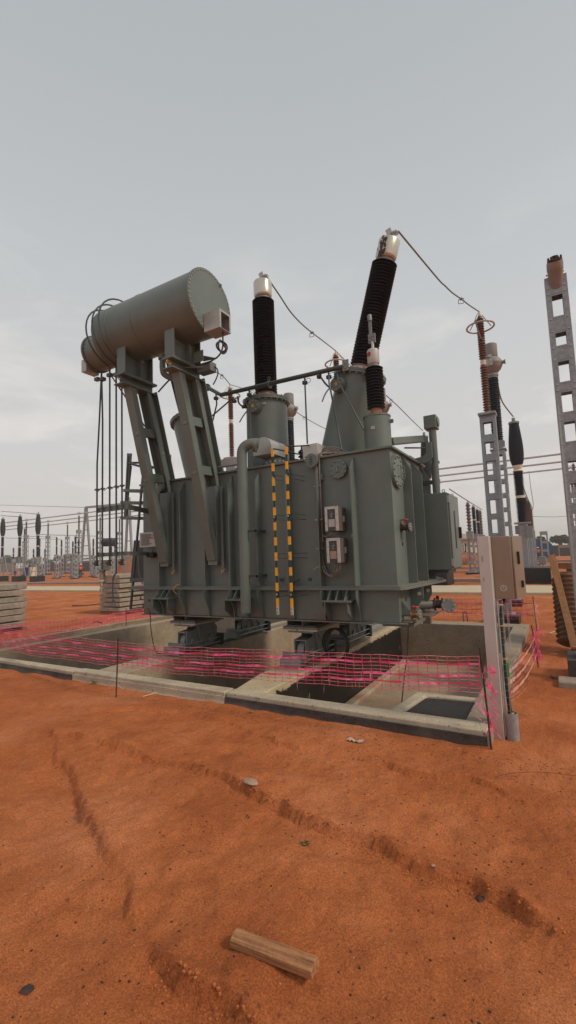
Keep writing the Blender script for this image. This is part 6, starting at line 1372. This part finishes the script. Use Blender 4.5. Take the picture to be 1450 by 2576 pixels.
# walls: built as long blockwork
def wall_obj(k, x0, x1, yt0, yt1, Yd0, Yd1, lab, mt_, name='boundary_wall'):
    a_ = hit(k, x0, yt0, 'Y', Yd0); b_ = hit(k, x1, yt1, 'Y', Yd1); n_ = 14
    t = thing(name, ((a_.x+b_.x)/2, (Yd0+Yd1)/2, 0), lab, 'wall'); m = MB(); d = V3((b_.x-a_.x, b_.y-a_.y, 0))
    m.obox((a_.x, a_.y, -.5), d, (0, .25, 0), (0, 0, a_.z+.5)); m.build('blockwork', mt_, t)
    m = MB()
    for i in range(n_+1): p_ = V3((a_.x, a_.y, 0))+d*(i/n_); m.box(p_.x-.16, p_.x+.16, p_.y-.06, p_.y+.3, -.5, a_.z+.02)
    m.box(0, 0.001, 0, .001, -5, -4.9) if False else None
    m.build('wall_pillars', mt_, t); return t
wall_obj('H', 930, 1700, 1098, 1098, 112, 112, 'long grey rubble wall under the far right trees', 'block_wall')
wall_obj('L', -300, 150, 868, 868, 92, 92, 'beige boundary wall behind the left breaker trio', 'block_wall')
wall_obj('L', 150, 1400, 905, 905, 118, 118, 'low far beige wall across the left yard', 'block_wall')
bld('clad_shed', 'L', 265, 770, 845, 905, 84, 6, 'red_cladding', 'long dark red clad shed behind the left yard')
bld('open_shelter', 'L', 688, 1000, 822, 900, 76, 5, 'door_dark', 'dark open shelter behind the orange vested worker', roof='helmet', rh=.3)
bld('white_hut', 'L', 985, 1110, 818, 905, 88, 5, 'helmet', 'white hut seen between the rack pipes', openings=(('window', 1020, 1040, 850, 870),))
bld('red_roofed_house', 'L', 1105, 1290, 825, 880, 92, 8, 'plaster_wall', 'low house with a dull red roof beside the gantry leg', roof='red_roof', rh=2.6, over=.6)
# shelter with a flat green canopy
a_ = hit('L', 575, 790, 'Y', 62); b_ = hit('L', 790, 790, 'Y', 62)
t = thing('canopy_shelter', (a_.x, 62, 0), 'flat grey green canopy on posts in the left yard', 'shelter'); m = MB(); m.box(a_.x, b_.x, 62, 65, a_.z-.1, a_.z+.12); m.build('canopy', 'ct_grey', t)
for x in (a_.x+.3, (a_.x+b_.x)/2, b_.x-.3): m = MB(); m.box(x-.1, x+.1, 62.1, 62.3, 0, a_.z-.1); m.build('post', 'galv_far', t)
# site tents of yellow and cloth by the trio
a_ = hit('L', 232, 990, 'Y', 42); b_ = hit('L', 298, 890, 'Y', 42); t = thing('cable_pallet', (a_.x, 42, 0), 'pale crate with blue and white cables beside the nearest breaker pole', 'crate'); m = MB(); m.box(a_.x, b_.x, 42, 43, 0, b_.z); m.build('crate', 'cream', t)
m = MB(); [m.tube([(a_.x+.3+.25*i, 41.9, b_.z), (a_.x+.25+.25*i, 41.8, .3)], .07, 5) for i in range(5)]; m.build('hanging_cables', 'blue', t)

def tree(x, y, h, r, lab, seed_, trunk=.3, flat=.5, n=2600, leaf=.32, name='tree'):
    rr_ = np.random.RandomState(seed_); t = thing(name, (x, y, 0), lab, 'tree', 'far trees beyond the walls')
    m = MB(); m.tube([(x, y, -.3), (x+.2, y, h*.35), (x, y, h*.6)], trunk, 7)
    for i in range(6):
        q = i*1.05+seed_; m.tube([(x, y, h*.33), (x+r*.35*math.cos(q), y+r*.35*math.sin(q), h*.6), (x+r*.6*math.cos(q), y+r*.6*math.sin(q), h*.78)], trunk*.4, 5)
    m.build('trunk', 'bark', t)
    cl = []
    for i in range(26):
        q = rr_.rand()*6.28; rad = r*math.sqrt(rr_.rand())*.85; hz = h*(.52+.40*rr_.rand()*(1-(rad/r)**2*.7)); cl.append((x+rad*math.cos(q), y+rad*math.sin(q), hz, r*rr_.uniform(.16, .32)))
    vs = []; fs = []
    for i in range(n):
        c = cl[rr_.randint(len(cl))]; v = rr_.normal(size=3); v /= np.linalg.norm(v); rad = c[3]*rr_.rand()**.4; p_ = np.array(c[:3])+v*rad*np.array([1, 1, flat])
        u = rr_.normal(size=3); u /= np.linalg.norm(u); w_ = np.cross(u, v); s_ = leaf*rr_.uniform(.5, 1.2); b = len(vs)
        vs += [tuple(p_-u*s_), tuple(p_+w_*s_*.6), tuple(p_+u*s_), tuple(p_-w_*s_*.6)]; fs.append((b, b+1, b+2, b+3))
    m = MB(); m.add(vs, fs); m.build('crown', 'leaf', t, smooth=0)
def tree_at(k, xc, yt, yb, Yd, wpx, lab, seed_, **kw):
    a_ = hit(k, xc, yt, 'Y', Yd); e1 = hit(k, xc-wpx, yt, 'Y', Yd); e2 = hit(k, xc+wpx, yt, 'Y', Yd); tree(a_.x, Yd, a_.z, (e2.x-e1.x)/2, lab, seed_, **kw)
tree_at('H', 1250, 930, 1090, 128, 118, 'broad dark green tree above the far right wall', 3, n=4200, leaf=.45)
tree_at('H', 1030, 965, 1090, 132, 60, 'smaller dark tree left of the broad tree', 5, n=2000, leaf=.4)
tree_at('H', 1420, 975, 1090, 135, 90, 'dark tree behind the tall near column', 6, n=2600, leaf=.45)
tree_at('L', 120, 765, 870, 120, 75, 'dark tree behind the middle breaker pole', 7, n=2400, leaf=.5)
tree_at('L', 290, 800, 870, 130, 50, 'small tree behind the nearest breaker pole', 8, n=1600, leaf=.5)
tree_at('L', 30, 805, 870, 130, 60, 'small tree at the left edge of the photo', 9, n=1600, leaf=.5)
tree_at('L', 480, 800, 870, 130, 30, 'low bush tree right of the breaker trio', 10, n=900, leaf=.5)
tree_at('L', 630, 742, 850, 105, 62, 'dark tree top behind the green canopy', 11, n=2000, leaf=.45)
tree_at('L', 890, 775, 850, 115, 50, 'dark tree top right of the left gantry', 12, n=1600, leaf=.45)
tree_at('L', 1180, 790, 850, 140, 90, 'hazy tree beyond the red roofed house', 14, n=1600, leaf=.6)

# ------------------------------------------------------------------ people
def person(x, y, face, lab, pose='walk', hs=1.72):
    """skinned figure; face = heading angle"""
    t = thing('person', (x, y, 0), lab, 'person', 'workers in orange vests'); s = hs/1.75
    lean = .12 if pose == 'walk' else 0
    J = {'pel': (0, 0, .95), 'spi': (lean*.4, 0, 1.15), 'che': (lean, 0, 1.38), 'nec': (lean*1.3, 0, 1.52), 'hea': (lean*1.5, 0, 1.63), 'top': (lean*1.5, 0, 1.74)}
    for sd_, sg in (('l', 1), ('r', -1)):
        st = .22*sg if pose == 'walk' else .03*sg
        J['hip'+sd_] = (0, .10*sg, .92); J['kne'+sd_] = (st*.6+.04, .11*sg, .50); J['ank'+sd_] = (st, .11*sg, .09); J['toe'+sd_] = (st+.16, .12*sg, .04)
        J['sho'+sd_] = (lean, .19*sg, 1.43); J['elb'+sd_] = (lean-st*.5+.02, .25*sg, 1.16); J['wri'+sd_] = (lean-st*.9+.14, .24*sg, .95); J['han'+sd_] = (lean-st*1.0+.18, .23*sg, .87)
    rad = dict(pel=.15, spi=.135, che=.16, nec=.06, hea=.095, top=.07, hip=.095, kne=.06, ank=.042, toe=.035, sho=.065, elb=.045, wri=.032, han=.035)
    E_ = [('pel', 'spi'), ('spi', 'che'), ('che', 'nec'), ('nec', 'hea'), ('hea', 'top')]
    for sd_ in 'lr': E_ += [('pel', 'hip'+sd_), ('hip'+sd_, 'kne'+sd_), ('kne'+sd_, 'ank'+sd_), ('ank'+sd_, 'toe'+sd_), ('che', 'sho'+sd_), ('sho'+sd_, 'elb'+sd_), ('elb'+sd_, 'wri'+sd_), ('wri'+sd_, 'han'+sd_)]
    def fig(name, keys, scale, mt_, root):
        ks = [k for k in J if k in keys]; idx = {k: i for i, k in enumerate(ks)}
        me = bpy.data.meshes.new(name); me.from_pydata([tuple(c*s for c in J[k]) for k in ks], [(idx[a], idx[b]) for a, b in E_ if a in idx and b in idx], [])
        o = bpy.data.objects.new(name, me); COL.objects.link(o); o.parent = t; md = o.modifiers.new('skin', 'SKIN'); me.skin_vertices.new() if not me.skin_vertices else None
        for k in ks:
            r_ = rad[k if k in rad else k[:3]]*s*scale; me.skin_vertices[0].data[idx[k]].radius = (r_, r_)
        me.skin_vertices[0].data[idx[root]].use_root = True; o.modifiers.new('sub', 'SUBSURF').levels = 1; o.modifiers['sub'].render_levels = 1; me.materials.append(M[mt_])
        return o
    fig('body', set(J), 1, 'skin', 'pel')
    fig('trousers', {'pel', 'hipl', 'hipr', 'knel', 'kner', 'ankl', 'ankr'}, 1.13, 'trousers', 'pel')
    fig('vest', {'pel', 'spi', 'che', 'shol', 'shor', 'elbl', 'elbr'}, 1.12, 'vest', 'che')
    m = MB(); c = V3((lean*1.5*s, 0, 1.68*s)); m.lathe([(.135*s, 0), (.13*s, .02), (.115*s, .03), (.105*s, .08), (.06*s, .115), (.01, .12)], c, (0, 0, 1), 16); h_ = m.build('helmet', 'helmet', None, loc=(0, 0, 0)); h_.parent = t; h_.location = (0, 0, 0)
    for a in ('l', 'r'):
        c = V3(J['ank'+a])*s; m = MB(); m.lathe([(.05*s, -.11*s), (.06*s, 0), (.055*s, .13*s), (.03*s, .17*s)], c+V3((0, 0, -.045*s)), (1, 0, -.1), 10); b_ = m.build('boot', 'boot', None, loc=(0, 0, 0)); b_.parent = t; b_.location = (0, 0, 0)
    t.rotation_euler = (0, 0, face)
p = G('L', 790, 980); person(-53.5, 38.6, 2.4, 'worker in orange vest and white helmet walking among the left posts')
p = hit('L', 145, 960, 'Y', 40); person(p.x, 40, 1.2, 'orange vested worker behind the middle breaker pole', 'stand')
p = hit('H', 1012, 1190, 'Y', 72); person(p.x, 72, -1.2, 'orange vested worker beside the blue cable drum', 'stand')
p = hit('H', 217, 1190, 'Y', 59); person(p.x, 59, -2, 'orange vested worker at the door of the cream building', 'stand')
# blue cable drum
p = hit('H', 1048, 1158, 'Y', 80); m = MB(); m.lathe([(1.45, 0), (1.45, .1), (.8, .1), (.8, .9), (1.45, .9), (1.45, 1.0)], (p.x, 80, 1.45), (.2, 1, 0), 26); tag(m.build('cable_drum', 'blue'), 'blue cable drum standing near the far right wall', 'cable drum')
p = hit('H', 1330, 1170, 'Y', 100); m = MB(); m.box(p.x-2.6, p.x-1.2, 100, 101, 0, 1.9); m.box(p.x-1.0, p.x+.6, 100, 101, 0, 1.5); m.box(p.x+.8, p.x+2.4, 100, 101, 0, 2.0); tag(m.build('material_heap', 'door_dark'), 'dark covered material pile against the far right wall', 'material pile')

# ------------------------------------------------------------------ things lying on the red earth
a_ = G('J', 590, 2378, .02); b_ = G('J', 795, 2461, .02)
t_ = (b_-a_); t_.z = 0; t_.normalize(); n_ = Vector((-t_.y, t_.x, 0))
zg = float(gh(np.array([(a_.x+b_.x)/2]), np.array([(a_.y+b_.y)/2]))[0])
sec = [(-.034, 0), (.034, 0), (.037, .026), (.022, .044), (-.012, .046), (-.036, .030)]
grain('timber', math.atan2(t_.y, t_.x))
m = MB(); m.prism([V3((a_.x, a_.y, zg-.004))+n_*u+V3((0, 0, v)) for u, v in sec], V3((b_.x-a_.x, b_.y-a_.y, .006)))
o = tag(m.build('timber_offcut', 'timber', bevel=.003), 'short pale brown timber offcut lying in the near foreground', 'timber'); 
def gz(x, y): return float(gh(np.array([x]), np.array([y]))[0])
def lump(k, x, y, r, mt_, lab, cat, seed_, flat=.5, name='stone', el=1.5, rz=0):
    p = G(k, x, y); rr_ = random.Random(seed_); m = MB(); bm_ = [(0, 0)]
    vs = []; n_ = 9; rows = [(-.2, .75), (.15, 1), (.55, .85), (.85, .5), (1, .12)]
    for zz, q in rows:
        for i in range(n_): a = 2*math.pi*i/n_; f = q*rr_.uniform(.72, 1.2); cx, cy = r*el*f*math.cos(a), r*f*math.sin(a); vs.append((p.x+cx*math.cos(rz)-cy*math.sin(rz), p.y+cx*math.sin(rz)+cy*math.cos(rz), gz(p.x, p.y)+r*flat*zz*rr_.uniform(.85, 1.15)))
    fs = [(j*n_+i, j*n_+(i+1) % n_, (j+1)*n_+(i+1) % n_, (j+1)*n_+i) for j in range(4) for i in range(n_)]+[tuple(4*n_+i for i in range(n_))]
    m.add(vs, fs); return tag(m.build(name, mt_, smooth=50), lab, cat)
lump('J', 632, 2003, .040, 'stone_pale', 'pale pinkish flat stone at the edge of the crumbled rut', 'stone', 3, .35, el=1.7, rz=-.4)
lump('J', 68, 2490, .022, 'pebble_dark', 'dark chip lying alone at the lower left', 'stone', 5, .4, el=1.4)
lump('J', 1205, 2228, .02, 'pebble_dark', 'grey pebble at the right end of the rut', 'stone', 6, .7, el=1)
lump('J', 1090, 2180, .012, 'stone_pale', 'small pale pebble in the middle right foreground', 'stone', 7, .7, el=1)
# crumpled rag
p = G('J', 893, 1868); m = MB(); rr_ = random.Random(2); vs = []
for i in range(9):
    for j in range(5): vs.append((p.x-.07+i*.018, p.y-.02+j*.012*(1+.4*math.sin(i)), gz(p.x, p.y)+.004+abs(.018*math.sin(i*1.4+j*.9))*rr_.random()))
m.add(vs, [(i*5+j, (i+1)*5+j, (i+1)*5+j+1, i*5+j+1) for i in range(8) for j in range(4)]); tag(m.build('crumpled_rag', 'rag'), 'crumpled pale rag lying before the pit curb', 'rag')
# pebbles and crumbs of earth: nobody could count them
m = MB(); m2 = MB(); rr_ = random.Random(21)
def pebble(mm, x, y, r):
    z = gz(x, y); vs = []; n_ = 5
    a0 = rr_.random()*6
    for zz, q in ((-.3, .9), (.45, .8)):
        for i in range(n_): a = a0+2*math.pi*i/n_; f = q*rr_.uniform(.7, 1.2)*r; vs.append((x+f*math.cos(a), y+f*math.sin(a), z+r*zz))
    vs.append((x, y, z+r*.75)); mm.add(vs, [(i, (i+1) % n_, n_+(i+1) % n_, n_+i) for i in range(n_)]+[(n_+i, n_+(i+1) % n_, 2*n_) for i in range(n_)])
for i in range(1100):
    if i % 12 == 0: cx_, cy_, sp_ = rr_.gauss(-1.0, .9), rr_.uniform(1.0, 3.9), rr_.uniform(.06, .5)
    x = rr_.gauss(cx_, sp_); y = rr_.gauss(cy_, sp_)
    if y < .9 or y > 4.1: continue
    if x > 1 or x < -4.5: continue
    pebble(m, x, y, rr_.choice((.0015, .002, .003, .004, .0065)))
for i in range(260):
    x = rr_.uniform(-4, .8); y = rr_.uniform(1, 4.05); pebble(m2, x, y, rr_.choice((.002, .003, .005)))
for E_, n_ in ((E1, 700), (E3, 260), (E2, 160), (E4, 260)):
    mx_ = MB()
    for i in range(n_):
        k = rr_.randrange(len(E_)-1); f = rr_.random(); x = E_[k][0]*(1-f)+E_[k+1][0]*f+rr_.gauss(0, .035); y = E_[k][1]*(1-f)+E_[k+1][1]*f-abs(rr_.gauss(0, .035)); pebble(mx_, x, y, rr_.choice((.002, .003, .004, .006, .009)))
    tag(mx_.build('earth_crumbs', 'clod', smooth=0), 'loose red crumbs of earth along a rut edge', None, None, 'stuff')
for i in range(900):
    x = rr_.uniform(-7, .3); y = 4.12-abs(rr_.gauss(0, .22)); pebble(m, x, y, rr_.choice((.003, .004, .006)))
tag(m.build('dark_pebbles', 'pebble_dark', smooth=0), 'dark pebbles strewn over the red earth', None, None, 'stuff'); tag(m2.build('pale_pebbles', 'stone_pale', smooth=0), 'tiny pale pebbles strewn over the red earth', None, None, 'stuff')
# small weeds
def weed(k, x, y, s_, lab, seed_):
    p = G(k, x, y); rr_ = random.Random(seed_); m = MB(); z = gz(p.x, p.y)
    for i in range(26):
        a = rr_.random()*6.28; l = s_*rr_.uniform(.4, 1); d = V3((math.cos(a), math.sin(a), rr_.uniform(.05, .5))); o_ = V3((p.x, p.y, z)); q = o_+d*l; w_ = V3((-math.sin(a), math.cos(a), 0))*s_*.13
        m.add([o_+d*l*.3, lerp(o_, q, .6)+w_, q, lerp(o_, q, .6)-w_], [(0, 1, 2, 3)])
    tag(m.build('weed', 'weed_leaf', smooth=0), lab, 'weed', 'small green weeds')
weed('J', 245, 1722, .10, 'flat green weed before the left pit curb', 1); weed('J', 623, 2063, .022, 'tiny green sprout below the crumbled rut', 2); weed('J', 767, 2122, .035, 'small green sprout in the middle foreground', 3)
weed('J', 630, 1797, .04, 'tiny weed before the middle pit curb', 4); weed('J', 388, 1938, .02, 'tiny sprout at the left end of the rut', 5); weed('J', 1395, 1705, .08, 'weak weed at the foot of the right column', 6)
m = MB(); m.tube(smooth_path([G('J', 1245, 1955, .012), G('J', 1290, 1945, .02), G('J', 1370, 1943, .02), G('J', 1450, 1952, .012)]), .0015, 5); tag(m.build('dry_stalk', 'rebar'), 'thin dark wire lying on the ground at right', 'wire')
m = MB(); a_ = G('J', 360, 1752, .01); b_ = G('J', 398, 1742, .02); m.tube([a_, b_], .005, 5); tag(m.build('dry_stalk', 'cream'), 'dry pale stalk before the middle pit curb', 'stalk')
cable([G('L', 700, 1262, .01), G('L', 800, 1260, .03), G('L', 900, 1252, .02), G('L', 985, 1242, .01)], 'black cable lying on the red earth left of the slab stack', .02)
cable([G('L', 900, 1420, .16), G('L', 950, 1418, .2), G('L', 1000, 1440, .14)], 'black cable loop on the left pit wall', .014)

# ------------------------------------------------------------------ dusty air
me = bpy.data.meshes.new('haze'); hb = MB(); hb.box(-320, 320, -70, 420, -1.6, 14.5)
hm_ = bpy.data.materials.new('haze_air'); hm_.use_nodes = True; hn = hm_.node_tree; hn.nodes.clear()
ho = hn.nodes.new('ShaderNodeOutputMaterial'); hv = hn.nodes.new('ShaderNodeVolumePrincipled'); hv.inputs['Density'].default_value = .0014; hv.inputs['Color'].default_value = (.86, .83, .80, 1); hv.inputs['Anisotropy'].default_value = .2
hn.links.new(hv.outputs['Volume'], ho.inputs['Volume']); M['haze'] = hm_
hz_ = hb.build('haze', 'haze', smooth=0); hz_['kind'] = 'stuff'
